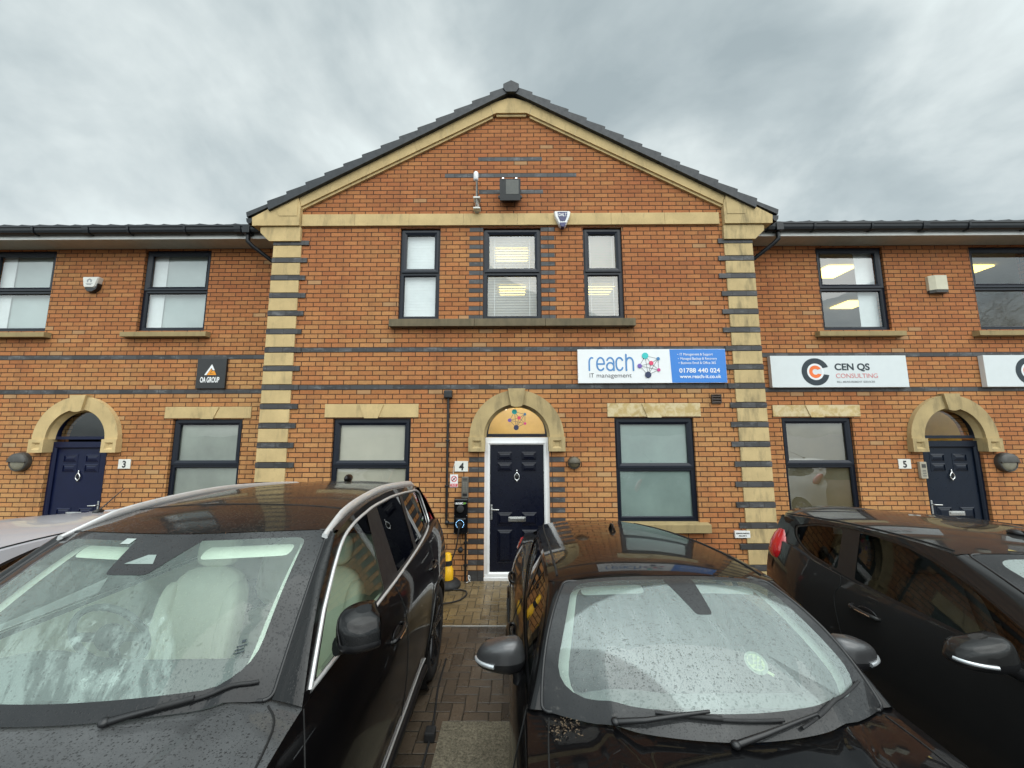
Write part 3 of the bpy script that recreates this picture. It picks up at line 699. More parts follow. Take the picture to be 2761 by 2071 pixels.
# ------------------------------------------------------------------ wings (numbers 3 and 5)
def wing(name, label, xa, xb, bm, dcx, dzs, ups, los, doorm, stone_l, hl):
    R = thing(name, label, 'building', (dcx, YW, 0))
    hs = [rect(a, c, z0, z1) for a, c, z0, z1 in ups] + [rect(a, c, .83, 2.412) for a, c in los]
    dl, dr = dcx-.5, dcx+.5
    hs.append([(dl, 0), (dr, 0), (dr, dzs)] + arc(dcx, dzs, .5, 0, 180, 24)[1:-1] + [(dl, dzs)])
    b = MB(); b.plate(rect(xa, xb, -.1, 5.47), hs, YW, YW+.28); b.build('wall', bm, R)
    b = MB()
    for n in (0, 8): bricks_row(b, xa, xb, n, YW, .006)
    b.build('dark_brick_band', M['blue'], R)
    # eaves
    b = MB(); b.box(xa, xb, YW-.334, YW+.02, 5.471, 5.49); b.build('soffit', M['soffit'], R)
    b = MB(); b.box(xa, xb, YW-.354, YW-.335, 5.468, 5.64); b.build('fascia', M['fascia'], R)
    # the outermost length stops against the centre building
    g = MB(); gy = YW-.356
    prof = [(0, .115), (0, .01), (-.02, -.012), (-.055, -.016), (-.085, .0), (-.100, .035), (-.105, .075), (-.115, .085), (-.115, .098), (-.095, .100), (-.090, .035), (-.06, .0), (-.03, .0), (-.012, .02), (-.012, .115)]
    v = [(xa, gy+p, 5.548+q) for p, q in prof] + [(xb, gy+p, 5.548+q) for p, q in prof]; n = len(prof)
    g.add(v, [(i, (i+1) % n, n+(i+1) % n, n+i) for i in range(n)] + [tuple(range(n)), tuple(range(n, 2*n))[::-1]])
    gt = g.build('gutter', M['gutter'], R)
    x = max(xa, -12.8)+.35; k = 0
    while x < min(xb, 12.8)-.05:
        wdt = .035 if k % 3 else .11
        pr = [(-.001, .105), (-.001, -.02), (-.055, -.028), (-.097, -.010), (-.112, .035), (-.120, .10), (-.105, .104)]
        q = MB(); v = [(x, gy+a, 5.548+c) for a, c in pr] + [(x+wdt, gy+a, 5.548+c) for a, c in pr]; m_ = len(pr)
        q.add(v, [(i, (i+1) % m_, m_+(i+1) % m_, m_+i) for i in range(m_)] + [tuple(range(m_)), tuple(range(m_, 2*m_))[::-1]])
        q.build('gutter_bracket', M['gutter'], gt)
        x += .86+.1*((k*5) % 3-1); k += 1
    # roof with a bumpy eaves line of roll tiles
    b = MB(); nx = int((xb-xa)/.30); NS = 8
    us = [i/NS for i in range(NS)]
    prof = []
    for i in range(nx):
        for u in us:
            bump_ = .017*max(0, math.cos((u-.5)*2*math.pi*1.6)) if abs(u-.5) < .2 else 0
            prof.append((xa + (xb-xa)*(i+u)/nx, bump_ + .003*math.sin(i*2.3)))
    ya, za, yb2, zb2 = YW-.43, 5.672, YW+5, 5.672+5.43*.46
    top = [(x, ya, za+q_+.016) for x, q_ in prof]; bot = [(x, ya, za-.03) for x, q_ in prof]; far = [(x, yb2, zb2+q_) for x, q_ in prof]
    N = len(prof)
    b.add(top+bot+far, [(i, i+1, N+i+1, N+i) for i in range(N-1)] + [(i, 2*N+i, 2*N+i+1, i+1) for i in range(N-1)])
    b.build('roof', M['tile'], R)
    for a, c, z0, z1 in ups: sill(R, a-.17, c+.13, z0-.125, z0-.035, YW, 'sill')
    for i, (a, c) in enumerate(los):
        lintel(R, a-.14, c+.14, 2.425, 2.62, YW, stone_l); sill(R, a-.14, c+.14, .70, .825, YW, 'sill')
    door_arch(R, dcx, dzs, YW, 'stone_w' if hl < 0 else 'stone')
    lf, fl = door(R, dl, dr, 0, dzs-.04, dzs, dcx, .498, YW+.05, doorm, doorm, doorm, hl < 0, thresh='dgrey')
    return R, lf, fl
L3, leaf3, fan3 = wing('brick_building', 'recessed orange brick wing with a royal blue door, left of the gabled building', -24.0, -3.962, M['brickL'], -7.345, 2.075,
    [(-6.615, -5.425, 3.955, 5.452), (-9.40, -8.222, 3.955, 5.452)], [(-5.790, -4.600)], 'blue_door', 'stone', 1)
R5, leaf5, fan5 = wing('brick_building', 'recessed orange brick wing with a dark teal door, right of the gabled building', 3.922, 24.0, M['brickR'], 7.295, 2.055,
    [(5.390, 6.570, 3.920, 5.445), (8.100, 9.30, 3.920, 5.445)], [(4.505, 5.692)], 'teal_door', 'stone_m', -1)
for a, c in ((-6.615, -5.425), (-9.40, -8.222)):
    f = window(L3, a, c, 3.955, 5.452, YW+.05, 4.70, 'pane_hi'); blind(f, a+.05, a+.30, 4.0, 5.40, YW+.14, 'blind', 'curtain'); blind(f, a+.20, c-.05, 4.0, 5.40, YW+.16, 'film_b', 'grey_blind')
f = window(L3, -5.790, -4.600, .83, 2.412, YW+.05, 1.645, 'pane_hi'); blind(f, -5.74, -4.65, .88, 2.36, YW+.10, 'film_s', 'frosted_film')
room(L3, -8.6, -6.1, YW+.285, YW+4, 0, 2.75, [], 'entrance_hall', 'dgrey')
hl_ = MB()
for q in range(5): hl_.box(-7.10+q*.055, -7.068+q*.055, YW+.9, YW+.92, 2.66, 2.675)
hl_.build('hall_lamp', M['lampw'], L3)
for k, (a, c) in enumerate(((5.390, 6.570), (8.100, 9.30))):
    f = window(R5, a, c, 3.920, 5.445, YW+.05, 4.69, 'pane_hi'); blind(f, (a+.80 if k == 0 else a+.06), (c-.05 if k == 0 else a+.16), 3.97, 5.40, YW+.16, 'blind', 'curtain')
room(R5, 4.2, 12.5, YW+.285, YW+6.5, 3.70, 5.70, [(7.02, 8.15, .62, .62), (9.35, 10.35, .62, .62), (9.95, 8.15, .6, .6)], 'office_room', 'room')
f = window(R5, 4.505, 5.692, .83, 2.412, YW+.05, 1.625, 'pane_mir'); blind(f, 4.555, 5.642, .88, 2.36, YW+.10, 'film_t', 'tan_blind')
room(R5, 6.2, 8.6, YW+.285, YW+3, 0, 3.0, [(7.3, 7.3, .5, .22)], 'entrance_hall', 'hallwall', 'hallglow')
# swan-neck rainwater pipes at the ends of the wing gutters
for R, s, xg in ((L3, -1, -4.50), (R5, 1, 4.46)):
    p = MB(); gy = YW-.40
    p.box(xg-.06, xg+.06, gy-.075, gy+.06, 5.515, 5.665, 0, .012)
    p.tube([(xg, gy, 5.53), (xg, gy, 5.44), (xg, gy, 5.40), (xg-s*.06, gy+.04, 5.33), (xg-s*.42, gy+.30, 5.05), (xg-s*.46, gy+.345, 4.98), (xg-s*.46, gy+.345, 4.2)], .034, 10)
    p.build('downpipe', M['gutter'], R)
# ------------------------------------------------------------------ things fixed to the walls
def bar(name, parent, m, *a, **k): q = MB(); q.box(*a, **k); return q.build(name, M[m], parent)
def ribbon(b, pts, wd, y, n=10):
    """flat stroke with round ends in the x-z plane"""
    P = [Vector(p) for p in pts]; L = []; R_ = []
    for i, p in enumerate(P):
        t = (P[min(i+1, len(P)-1)]-P[max(i-1, 0)]).normalized(); q = Vector((-t.y, t.x))*wd/2
        L.append(p+q); R_.append(p-q)
    t0 = (P[1]-P[0]).normalized(); t1 = (P[-1]-P[-2]).normalized()
    def cap(c, t):
        a0 = math.atan2(t.y, t.x)+math.pi/2
        return [c+Vector((math.cos(a0-math.pi*k/n), math.sin(a0-math.pi*k/n)))*wd/2 for k in range(1, n)]
    c1 = cap(P[-1], t1); c0 = cap(P[0], -t0)
    poly = L + c1 + R_[::-1] + c0
    k = len(L)
    b.add([(q.x, y, q.y) for q in L+R_], [(i, i+1, k+i+1, k+i) for i in range(k-1)])
    b.add([(P[-1].x, y, P[-1].y), (L[-1].x, y, L[-1].y)]+[(q.x, y, q.y) for q in c1]+[(R_[-1].x, y, R_[-1].y)], [(0, i, i+1) for i in range(1, n+1)])
    b.add([(P[0].x, y, P[0].y), (R_[0].x, y, R_[0].y)]+[(q.x, y, q.y) for q in c0]+[(L[0].x, y, L[0].y)], [(0, i, i+1) for i in range(1, n+1)])
def ell(cx, cz, rx, rz, a0, a1, n=14): return [(cx+rx*math.cos(math.radians(a0+(a1-a0)*i/n)), cz+rz*math.sin(math.radians(a0+(a1-a0)*i/n))) for i in range(n+1)]

# long fascia sign of number 4
S = thing('shop_sign', 'long white and blue fascia sign with the word reach and a coloured dot network', 'sign', (2.16, YM, 2.928))
q = MB(); q.box(1.003, 3.319, YM-.055, YM-.008, 2.928, 3.465, 0, .004); q.build('sign_board', M['signw'], S)
q = MB(); q.plate([(2.463, 2.933), (3.315, 2.933), (3.315, 3.460), (2.445, 3.460)], [], YM-.0575, YM-.054); q.build('blue_panel', M['signb'], S)
yl = YM-.0565
G = {'r': [[(0, 0), (0, .60)] + ell(.45, .60, .45, .40, 180, 70)],
     'e': [[(.06, .50), (.96, .50)], [(1, .50), (1, .56)] + ell(.5, .56, .5, .44, 5, 180) + [(0, .44)] + ell(.5, .40, .5, .40, 180, 320)],
     'a': [ell(.5, .60, .5, .40, 150, 0) + [(1, .40), (1, .0)], ell(.5, .30, .5, .30, 20, 345, 24)],
     'c': [ell(.5, .60, .5, .40, 30, 180) + [(0, .40)] + ell(.5, .40, .5, .40, 180, 330)],
     'h': [[(0, 0), (0, 1.24)], [(0, .45)] + ell(.5, .58, .5, .42, 180, 0) + [(1, .4), (1, 0)]]}
lt = MB(); k = 0
for ch, xa, xb in (('r', .178, .270), ('e', .300, .412), ('a', .452, .562), ('c', .600, .705), ('h', .756, .866)):
    for st in G[ch]:
        ribbon(lt, [(1.003+xa+(xb-xa)*u, 3.130+.200*v) for u, v in st], .026, yl-.0004*k); k += 1
lt.build('lettering', M['ink_blue'], S)
text('lettering', 'IT', 1.003+.172, 3.018, yl, .098, M['ink_grey'], S, 0, 'LEFT', .93); text('lettering', 'management', 1.003+.282, 3.018, yl, .098, M['ink_grey'], S, 0, 'LEFT', 1.10)
network(S, 2.092, 3.202, .165, YM-.0565, 'logo', .006)
yb_ = YM-.0585
for i, tx in enumerate(('IT Management & Support', 'Managed Backup & Recovery', 'Business Email & Office 365')):
    zz = 3.361-.068*i; text('lettering', tx, 2.600+.006*i, zz, yb_, .056, M['ink_white'], S, 0, 'LEFT', .87)
    q = MB(); q.lathe([(.0065, 0), (.0065, -.001), (0, -.001)], (2.572+.006*i, yb_, zz+.018), 'Y', 10, smooth=False); q.build('bullet', M['ink_white'], S)
text('lettering', '01788 440 024', 2.580, 3.090, yb_, .098, M['ink_white'], S, .0014, 'LEFT', 1.07)
text('lettering', 'www.reach-it.co.uk', 2.585, 3.003, yb_, .077, M['ink_white'], S, .0012, 'LEFT', 1.05)

# square black sign of number 3
S = thing('shop_sign', 'square black sign with a white and amber triangle logo and white OA GROUP lettering', 'sign', (-5.18, YW, 2.93))
q = MB(); q.box(-5.435, -4.935, YW-.045, YW-.006, 2.93, 3.447, 0, .004); q.build('sign_board', M['signk'], S)
def oa(u, v): return (-5.435+(u-400)*.00058, 3.447-(v-430)*.0006)
q = MB(); q.plate([oa(*p) for p in ((838, 595), (635, 905), (700, 905), (832, 700), (876, 768), (935, 768))][::-1], [], YW-.0475, YW-.044); q.build('logo_white', M['ink_white'], S)
q = MB(); q.plate([oa(*p) for p in ((828, 722), (712, 905), (992, 905), (930, 785), (868, 785), (806, 850), (905, 850), (905, 862), (785, 862), (850, 775))][::-1], [], YW-.0475, YW-.044); q.build('logo_amber', M['ink_amber'], S)
text('lettering', 'OA GROUP', oa(808, 0)[0], oa(0, 1115)[1], YW-.046, .128, M['ink_white'], S, .0036, 'CENTER', .50)

# two identical white signs of number 5
def cen(x0, label):
    S = thing('shop_sign', label, 'sign', (x0+1.146, YW, 2.912), group='white consulting signs on the right wing')
    q = MB(); q.box(x0, x0+2.293, YW-.085, YW-.006, 2.912, 3.452, 0, .004); q.build('sign_board', M['signcen'], S)
    y = YW-.0865; cx, cz = x0+.743, 3.176
    q = MB(); q.plate(arc(cx, cz, .233, 20, 346, 40) + arc(cx, cz, .142, 342, 26, 40), [], y-.001, y+.002); q.build('logo_ring', M['ink_slate'], S)
    q = MB(); q.plate(arc(cx, cz, .140, 0, 357, 40), [arc(cx, cz, .108, 0, 354, 36)], y-.0005, y+.002); q.build('logo_gap', M['signw'], S)
    q = MB(); q.plate(arc(cx, cz, .107, 30, 336, 30) + arc(cx, cz, .050, 322, 44, 24), [], y-.001, y+.002); q.build('logo_core', M['ink_orange'], S)
    text('lettering', 'CEN QS', x0+1.068, 3.205, y, .158, M['ink_slate'], S, .0042, 'LEFT', 1.06)
    text('lettering', 'CONSULTING', x0+1.075, 3.070, y, .108, M['ink_salmon'], S, 0, 'LEFT', 1.04)
    text('lettering', 'BILL MEASUREMENT SERVICES', x0+1.085, 2.988, y, .047, M['ink_lgrey'], S, .0004, 'LEFT', 1.02)
cen(4.352, 'white consulting sign beside the quoin column, above the lower window of number 5')
cen(7.947, 'white consulting sign above and right of door number 5, cut by the photo edge')

# house numbers
for num, x, z, y, col in (('4', -.805, 1.660, YM, 'white door'), ('3', -6.516, 1.668, YW, 'royal blue door'), ('5', 6.465, 1.640, YW, 'dark teal door')):
    S = thing('number_plate', f'small pale plate with a black numeral {num} beside the {col}', 'number plate', (x, y, z), group='house number plates')
    bar('plate', S, 'white_d', x-.102, x+.102, y-.014, y-.002, z-.078, z+.078, 0, .003)
    text('numeral', num, x, z-.056, y-.0135, .150, M['ink_black'], S, .0055, 'CENTER', .92, .06 if num == '4' else 0)

# round bulkhead lamps with a half hood
def bulkhead(x, z, y, r, label, gl):
    S = thing('bulkhead_light', label, 'wall light', (x, y, z), group='round wall lights')
    q = MB(); q.lathe([(r, 0), (r, -.05), (r*.96, -.075), (r*.86, -.085), (r*.86, -.06)], (x, y, z), 'Y', 32); q.build('body', M['dgrey'], S)
    h = MB(); n = 20
    v = []
    for fr, dp in ((.98, -.078), (.93, -.105), (.6, -.125), (.0, -.13)):
        v += [(x+r*fr*math.cos(math.pi*k/n), y+dp, z+r*.04+r*fr*math.sin(math.pi*k/n)*.94) for k in range(n+1)]
    fs = [(a*(n+1)+k, a*(n+1)+k+1, (a+1)*(n+1)+k+1, (a+1)*(n+1)+k) for a in range(3) for k in range(n)]
    h.add(v, fs, 0, True); h.box(x-r*.95, x+r*.95, y-.11, y-.06, z-r*.01, z+r*.07, 0, .004); h.build('hood', M['dgrey'] if r > .12 else M['brownl'], S)
    g = MB(); g.ball((x, y-.062, z), (r*.84, .045, r*.84), 24); g.build('diffuser', M[gl], S)
M['brownl'] = simple('brown_lamp_hood', (0.085, 0.070, 0.045), 0.4, var=0.1); M['diff'] = simple('ribbed_lamp_glass', (0.25, 0.235, 0.18), 0.25, var=0.12); M['diff2'] = simple('brown_lamp_glass', (0.12, 0.098, 0.06), 0.25, var=0.12)
bulkhead(.912, 1.712, YM, .095, 'small brown round wall light right of the white framed door', 'diff2')
bulkhead(-8.242, 1.705, YW, .158, 'dark grey round wall light left of the royal blue door', 'diff')
bulkhead(8.105, 1.665, YW, .158, 'dark grey round wall light right of the dark teal door', 'diff')

# alarm boxes
def hull(b, front, back, yf, yb, mi=0, bev=.9):
    n = len(front); cx = sum(p[0] for p in front)/n; cz = sum(p[1] for p in front)/n
    f2 = [(cx+(x-cx)*bev, cz+(z-cz)*bev) for x, z in front]
    v = [(x, yb, z) for x, z in back] + [(x, yf+.02, z) for x, z in front] + [(x, yf, z) for x, z in f2]
    b.add(v, [(k*n+i, k*n+(i+1) % n, (k+1)*n+(i+1) % n, (k+1)*n+i) for k in range(2) for i in range(n)] + [tuple(range(2*n, 3*n))], mi)
M['alarm_b'] = simple('navy_alarm_plastic', (0.018, 0.020, 0.11), 0.25, var=0.06)
S = thing('alarm_box', 'navy and white shield shaped alarm box on the stone band', 'alarm box', (.805, YM-.04, 5.49))
sh = [(.668, 5.755), (.695, 5.772), (.912, 5.772), (.939, 5.755), (.925, 5.68), (.862, 5.53), (.825, 5.492), (.785, 5.492), (.747, 5.53), (.682, 5.68)]
q = MB(); hull(q, sh, sh, YM-.115, YM-.036); q.build('case', M['white'], S)
q = MB(); hull(q, [(.720, 5.748), (.888, 5.748), (.876, 5.66), (.845, 5.585), (.765, 5.585), (.732, 5.66)], [(.720, 5.748), (.888, 5.748), (.876, 5.66), (.845, 5.585), (.765, 5.585), (.732, 5.66)], YM-.122, YM-.1, 0, .95); q.build('front_plate', M['alarm_b'], S)
q = MB(); hull(q, [(.742, 5.565), (.867, 5.565), (.850, 5.527), (.825, 5.488), (.785, 5.488), (.760, 5.527)], [(.742, 5.565), (.867, 5.565), (.850, 5.527), (.825, 5.488), (.785, 5.488), (.760, 5.527)], YM-.120, YM-.036, 0, .92); q.build('lower_cover', M['alarm_b'], S)
text('lettering', 'DALT', .804, 5.668, YM-.1235, .080, M['ink_white'], S, .001, 'CENTER', .66)
S = thing('alarm_box', 'white tapered alarm box between the upper windows of the left wing', 'alarm box', (-7.455, YW, 4.66))
sh = [(-7.595, 4.905), (-7.585, 4.918), (-7.325, 4.918), (-7.312, 4.905), (-7.355, 4.745), (-7.385, 4.72), (-7.545, 4.72), (-7.565, 4.745)]
q = MB(); hull(q, sh, sh, YW-.09, YW); q.build('case', M['white_d'], S)
q = MB(); d2 = [(-7.545, 4.722), (-7.365, 4.722), (-7.325, 4.80), (-7.318, 4.80), (-7.345, 4.70), (-7.41, 4.655), (-7.50, 4.655)]
q.plate(d2, [], YW-.075, YW); q.build('base', M['black'], S)
q = MB(); q.plate([(-7.51, 4.85), (-7.46, 4.885), (-7.41, 4.85), (-7.42, 4.85), (-7.42, 4.815), (-7.44, 4.815), (-7.44, 4.845), (-7.46, 4.86), (-7.48, 4.845), (-7.48, 4.815), (-7.50, 4.815), (-7.50, 4.85)], [], YW-.0925, YW-.0895); q.build('house_mark', M['ink_lgrey'], S)
q = MB(); q.box(-7.52, -7.40, YW-.092, YW-.0895, 4.788, 4.796); q.box(-7.50, -7.42, YW-.092, YW-.0895, 4.765, 4.777); q.build('small_print', M['ink_lgrey'], S)
S = thing('alarm_box', 'cream rectangular alarm box between the right wing upper windows', 'alarm box', (7.40, YW, 4.57))
q = MB(); P = [(7.262, YW), (7.262, YW-.045), (7.335, YW-.095), (7.535, YW-.095), (7.545, YW-.085), (7.545, YW)]
v = [(x, y, 4.615) for x, y in P] + [(x, y, 4.872) for x, y in P]; n = 6
q.add(v, [(i, (i+1) % n, n+(i+1) % n, n+i) for i in range(n)] + [tuple(range(n)), tuple(range(n, 2*n))]); q.build('case', M['cream'], S)
q = MB(); v = [(x+.004, min(YW, y+.008), 4.565) for x, y in P] + [(x, y+.003 if y < YW else y, 4.614) for x, y in P]
q.add(v, [(i, (i+1) % n, n+(i+1) % n, n+i) for i in range(n)] + [tuple(range(n))]); q.build('base', M['dgrey'], S)

# floodlight and wireless aerial on the gable
S = thing('floodlight', 'black box floodlight under the three dark brick strips of the gable', 'floodlight', (-.05, YM, 5.9))
q = MB(); v = [(-.221, YM-.03, 6.245), (.118, YM-.03, 6.245), (.118, YM-.225, 6.262), (-.221, YM-.225, 6.262), (-.205, YM-.03, 5.985), (.103, YM-.03, 5.985), (.118, YM-.165, 5.925), (-.221, YM-.165, 5.925)]
q.add(v, [(0, 1, 2, 3), (4, 5, 6, 7), (0, 1, 5, 4), (1, 2, 6, 5), (2, 3, 7, 6), (3, 0, 4, 7)])
q.box(-.245, -.22, YM-.15, YM-.11, 5.98, 6.02, 0, .005); q.box(.117, .142, YM-.15, YM-.11, 5.98, 6.02, 0, .005); q.box(-.10, 0, YM-.05, YM, 6.03, 6.16)
q.build('housing', M['black'], S)
M['fl_glass'] = simple('dusty_flood_glass', (0.055, 0.051, 0.036), 0.15, var=0.25, vscale=14, coat=1.0)
def onfl(x, z, o=.004): return (x, YM-.225+(6.262-z)/(.337)*.060-o, z)
q = MB(); q.add([onfl(-.118, 6.02), onfl(.088, 6.02), onfl(.088, 6.245), onfl(-.118, 6.245)], [(0, 1, 2, 3)]); q.build('glass', M['fl_glass'], S)
for x in (-.165, .050): bar('clip', S, 'chrome', x-.016, x+.016, YM-.240, YM-.200, 6.250, 6.275, 0, .004)
S = thing('wireless_aerial', 'white capsule aerial on a grey pole left of the floodlight', 'aerial', (-.60, YM, 5.79))
q = MB(); n = 16; q.lathe([(.001, 6.458), (.022, 6.455), (.036, 6.440), (.041, 6.42), (.041, 6.325), (.036, 6.305), (.02, 6.292), (.001, 6.29)], (-.615, YM-.13, 0), 'Z', 20); q.build('aerial_head', M['white'], S)
q = MB(); q.tube([(-.600, YM-.13, 6.30), (-.600, YM-.13, 5.86)], .017, 10); q.build('pole', M['grey'], S)
q = MB(); q.box(-.655, -.545, YM-.16, YM-.03, 5.975, 6.0, 0, .004); q.tube([(-.6, YM-.12, 5.98), (-.6, YM-.1, 5.86)], .02, 8); q.box(-.655, -.540, YM-.145, YM-.03, 5.80, 5.825, 0, .004); q.box(-.63, -.57, YM-.045, YM, 5.79, 5.99)
q.build('bracket', M['white_d'], S)
q = MB(); q.tube([(-.592, YM-.145, 6.30), (-.585, YM-.15, 6.2), (-.575, YM-.15, 6.0), (-.545, YM-.07, 5.90), (-.53, YM-.01, 5.85)], .006, 6); q.build('cable', M['black'], S)

# terracotta air brick
S = thing('air_vent', 'brown louvred plastic vent set in the brickwork right of the mottled lintel', 'vent', (3.148, YM, 2.61))
q = MB(); ring(q, 3.073, 3.223, 2.608, 2.752, .012, YM-.03, YM); q.box(3.08, 3.216, YM-.004, YM, 2.615, 2.745)
for k in range(3):
    z = 2.628+.042*k; v = [(3.085, YM-.034, z), (3.211, YM-.034, z), (3.211, YM-.010, z+.032), (3.085, YM-.010, z+.032)]; q.add(v, [(0, 1, 2, 3)])
q.build('grille', simple('brown_vent_plastic', (0.035, 0.020, 0.013), 0.45), S)

# conduit, keypad, charger, no-plug notice
S = thing('wall_conduit', 'thin black conduit with a square junction box running down to the car charger', 'pipe', (-1.017, YM, .8))
q = MB(); q.box(-1.085, -.955, YM-.09, YM, 2.70, 2.825, 0, .02); q.build('junction_box', M['black'], S)
q = MB(); q.tube([(-1.02, YM-.035, 2.71), (-1.017, YM-.03, .86), (-1.005, YM-.03, .835), (-.98, YM-.03, .828), (-.88, YM-.03, .828)], .0185, 10); q.build('pipe', M['black'], S)
for z in (2.05, 1.37): 
    q = MB(); q.box(-1.048, -.988, YM-.055, YM, z-.014, z+.014, 0, .005); q.build('pipe_clip', M['black'], S)
q = MB(); q.ball((-1.005, YM-.035, .838), .036); q.build('elbow', M['black'], S)
S = thing('door_keypad', 'tall grey keypad entry panel above the black car charger', 'keypad', (-.74, YM, 1.19))
q = MB(); q.box(-.795, -.690, YM-.045, YM-.002, 1.195, 1.505, 0, .008); q.build('case', simple('weathered_grey_metal', (0.115, 0.105, 0.09), 0.4, var=0.2), S)
q = MB(); q.box(-.775, -.71, YM-.048, YM-.044, 1.222, 1.262); q.build('reader', M['black'], S)
q = MB()
for r in range(5):
    for c in range(3): q.box(-.773+.023*c, -.757+.023*c, YM-.050, YM-.044, 1.29+.029*r, 1.310+.029*r)
q.build('keys', simple('worn_keys', (0.19, 0.18, 0.155), 0.4), S)
q = MB(); q.box(-.772, -.712, YM-.048, YM-.044, 1.452, 1.485); q.build('speaker_grille', M['dgrey'], S)
S = thing('car_charger', 'black wall mounted car charger with a ring of blue white lights', 'charger', (-.79, YM, .68))
q = MB(); q.box(-.893, -.690, YM-.12, YM-.002, .685, 1.195, 0, .018); q.box(-.875, -.708, YM-.145, YM-.11, .70, .925, 0, .02); q.build('case', simple('gloss_black_plastic', (0.006, 0.006, 0.007), 0.16), S)
q = MB(); q.lathe([(.052, 0), (.052, -.03), (.040, -.034), (.0, -.034)], (-.795, YM-.12, 1.052), 'Y', 24); q.build('socket_cover', M['rubber'], S)
q = MB(); q.lathe([(.064, 0), (.064, -.012), (.05, -.012), (.05, -.004), (0, -.004)], (-.795, YM-.145, .842), 'Y', 28); q.build('socket_ring', M['black'], S)
led = emit('blue_white_led', (0.30, 0.62, 1.0), 2.6)
q = MB()
for k in range(16):
    if k in (11, 12, 13): continue
    a = 2*math.pi*k/16; q.ball((-.795+.057*math.cos(a), YM-.159, .842+.057*math.sin(a)), .0042, 8)
q.build('led_ring', led, S)['kind'] = 'stuff'
q = MB(); q.lathe([(.024, 0), (.030, -.02), (.027, -.06), (.018, -.075)], (-.795, YM-.15, .842), 'Y', 16); q.build('plug', M['rubber'], S)
text('lettering', 'ROLEC', -.868, 1.118, YM-.1215, .036, M['ink_white'], S, .0016, 'LEFT', 1.0)
text('lettering', 'EV', -.752, 1.118, YM-.1215, .036, simple('green_ink', (0.25, 0.55, 0.10), 0.4), S, .0012, 'LEFT', .9)
for x, z in ((-.882, 1.13), (-.701, 1.13), (-.882, .955), (-.701, .955), (-.882, .705), (-.701, .705)):
    q = MB(); q.ball((x, YM-.121, z), .005, 8); q.build('screw', M['chrome'], S)
S = thing('charger_cable', 'thin black charging cable hanging from the charger and looping over the path', 'cable', (-.80, YM-.2, 0))
q = MB(); P = [(-.797, YM-.22, .84), (-.800, YM-.235, .78), (-.815, YM-.22, .66), (-.845, YM-.20, .50), (-.90, YM-.21, .36), (-.95, YM-.24, .26), (-.99, YM-.28, .14), (-.96, YM-.29, .03), (-.86, YM-.35, .016), (-.745, YM-.36, .015), (-.660, YM-.42, .015), (-.650, YM-.54, .015), (-.70, YM-.67, .015), (-.80, YM-.76, .015), (-.95, YM-.82, .015), (-1.2, YM-1.05, .015)]
def smooth(P, n=6):
    P = [Vector(p) for p in P]; o = []
    for i in range(len(P)-1):
        a, b_, c, d_ = P[max(0, i-1)], P[i], P[i+1], P[min(len(P)-1, i+2)]
        for k in range(n):
            t = k/n; o.append(.5*((2*b_)+(c-a)*t+(2*a-5*b_+4*c-d_)*t*t+(3*b_-a-3*c+d_)*t**3))
    return o + [P[-1]]
q.tube(smooth(P), .0095, 8); q.build('cable', M['rubber'], S)
S = thing('hanging_plug', 'small black round plug cap dangling below the car charger', 'plug', (-.80, YM, .45))
q = MB(); q.tube([(-.80, YM-.12, .69), (-.792, YM-.10, .58), (-.797, YM-.06, .475)], .004, 6); q.build('cord', M['rubber'], S)
q = MB(); q.lathe([(.0, -.045), (.034, -.045), (.038, -.03), (.038, 0), (0, 0)], (-.797, YM-.02, .448), 'Y', 18); q.build('cap', M['rubber'], S)
S = thing('drop_pipe', 'thin black pipe running from the charger down to the ground beside the dark brick jamb', 'pipe', (-.72, YM, 0))
q = MB(); q.tube([(-.722, YM-.03, .70), (-.722, YM-.03, .0)], .0165, 10); q.build('pipe', M['black'], S)
for z in (.55, .23):
    q = MB(); q.box(-.752, -.692, YM-.052, YM, z-.013, z+.013, 0, .004); q.build('pipe_clip', M['black'], S)
S = thing('wire_scrap', 'small curl of pale wire lying against the wall by the white door frame', 'wire', (-.68, YM-.1, 0))
q = MB(); q.tube(smooth([(-.73, YM-.08, .012), (-.69, YM-.10, .015), (-.655, YM-.06, .03), (-.655, YM-.04, .075), (-.675, YM-.04, .09), (-.67, YM-.06, .05), (-.64, YM-.09, .02)]), .0065, 6); q.build('wire', M['steel'], S)
S = thing('warning_notice', 'small white notice with a red no plug symbol beside the keypad', 'notice', (-.914, YM, 1.35))
bar('plate', S, 'white', -.974, -.855, YM-.010, YM-.002, 1.350, 1.538)
rd = M['rednote'] = simple('red_print', (0.62, 0.02, 0.035), 0.4)
q = MB(); q.plate(rect(-.968, -.861, 1.357, 1.402), [], YM-.0118, YM-.0095); q.plate(arc(-.914, 1.472, .046, 0, 354, 30), [arc(-.914, 1.472, .036, 0, 354, 30)], YM-.0118, YM-.0095); q.build('red_print', rd, S)
q = MB(); ribbon(q, [(-.944, 1.500), (-.884, 1.444)], .008, YM-.0122); q.build('red_bar', rd, S)
q = MB(); ribbon(q, [(-.935, 1.450), (-.905, 1.478), (-.893, 1.492)], .013, YM-.0114); q.build('plug_symbol', M['ink_black'], S)
for k in range(3):
    q = MB(); q.box(-.955+.006*(k % 2), -.875-.006*(k % 2), YM-.0125, YM-.0116, 1.391-.0125*k, 1.395-.0125*k); q.build('small_print', M['ink_white'], S)
q = MB(); q.tube(smooth([(-.925, YM-.01, 1.538), (-.928, YM-.012, 1.60), (-.918, YM-.012, 1.66), (-.908, YM-.012, 1.70)]), .004, 6); q.build('cable_tie', M['white_d'], S)
S = thing('parking_notice', 'small white parking notice low on the brickwork beside the right quoin column', 'notice', (3.40, YM, .6))
bar('plate', S, 'white', 3.276, 3.498, YM-.032, YM-.002, .612, .712)
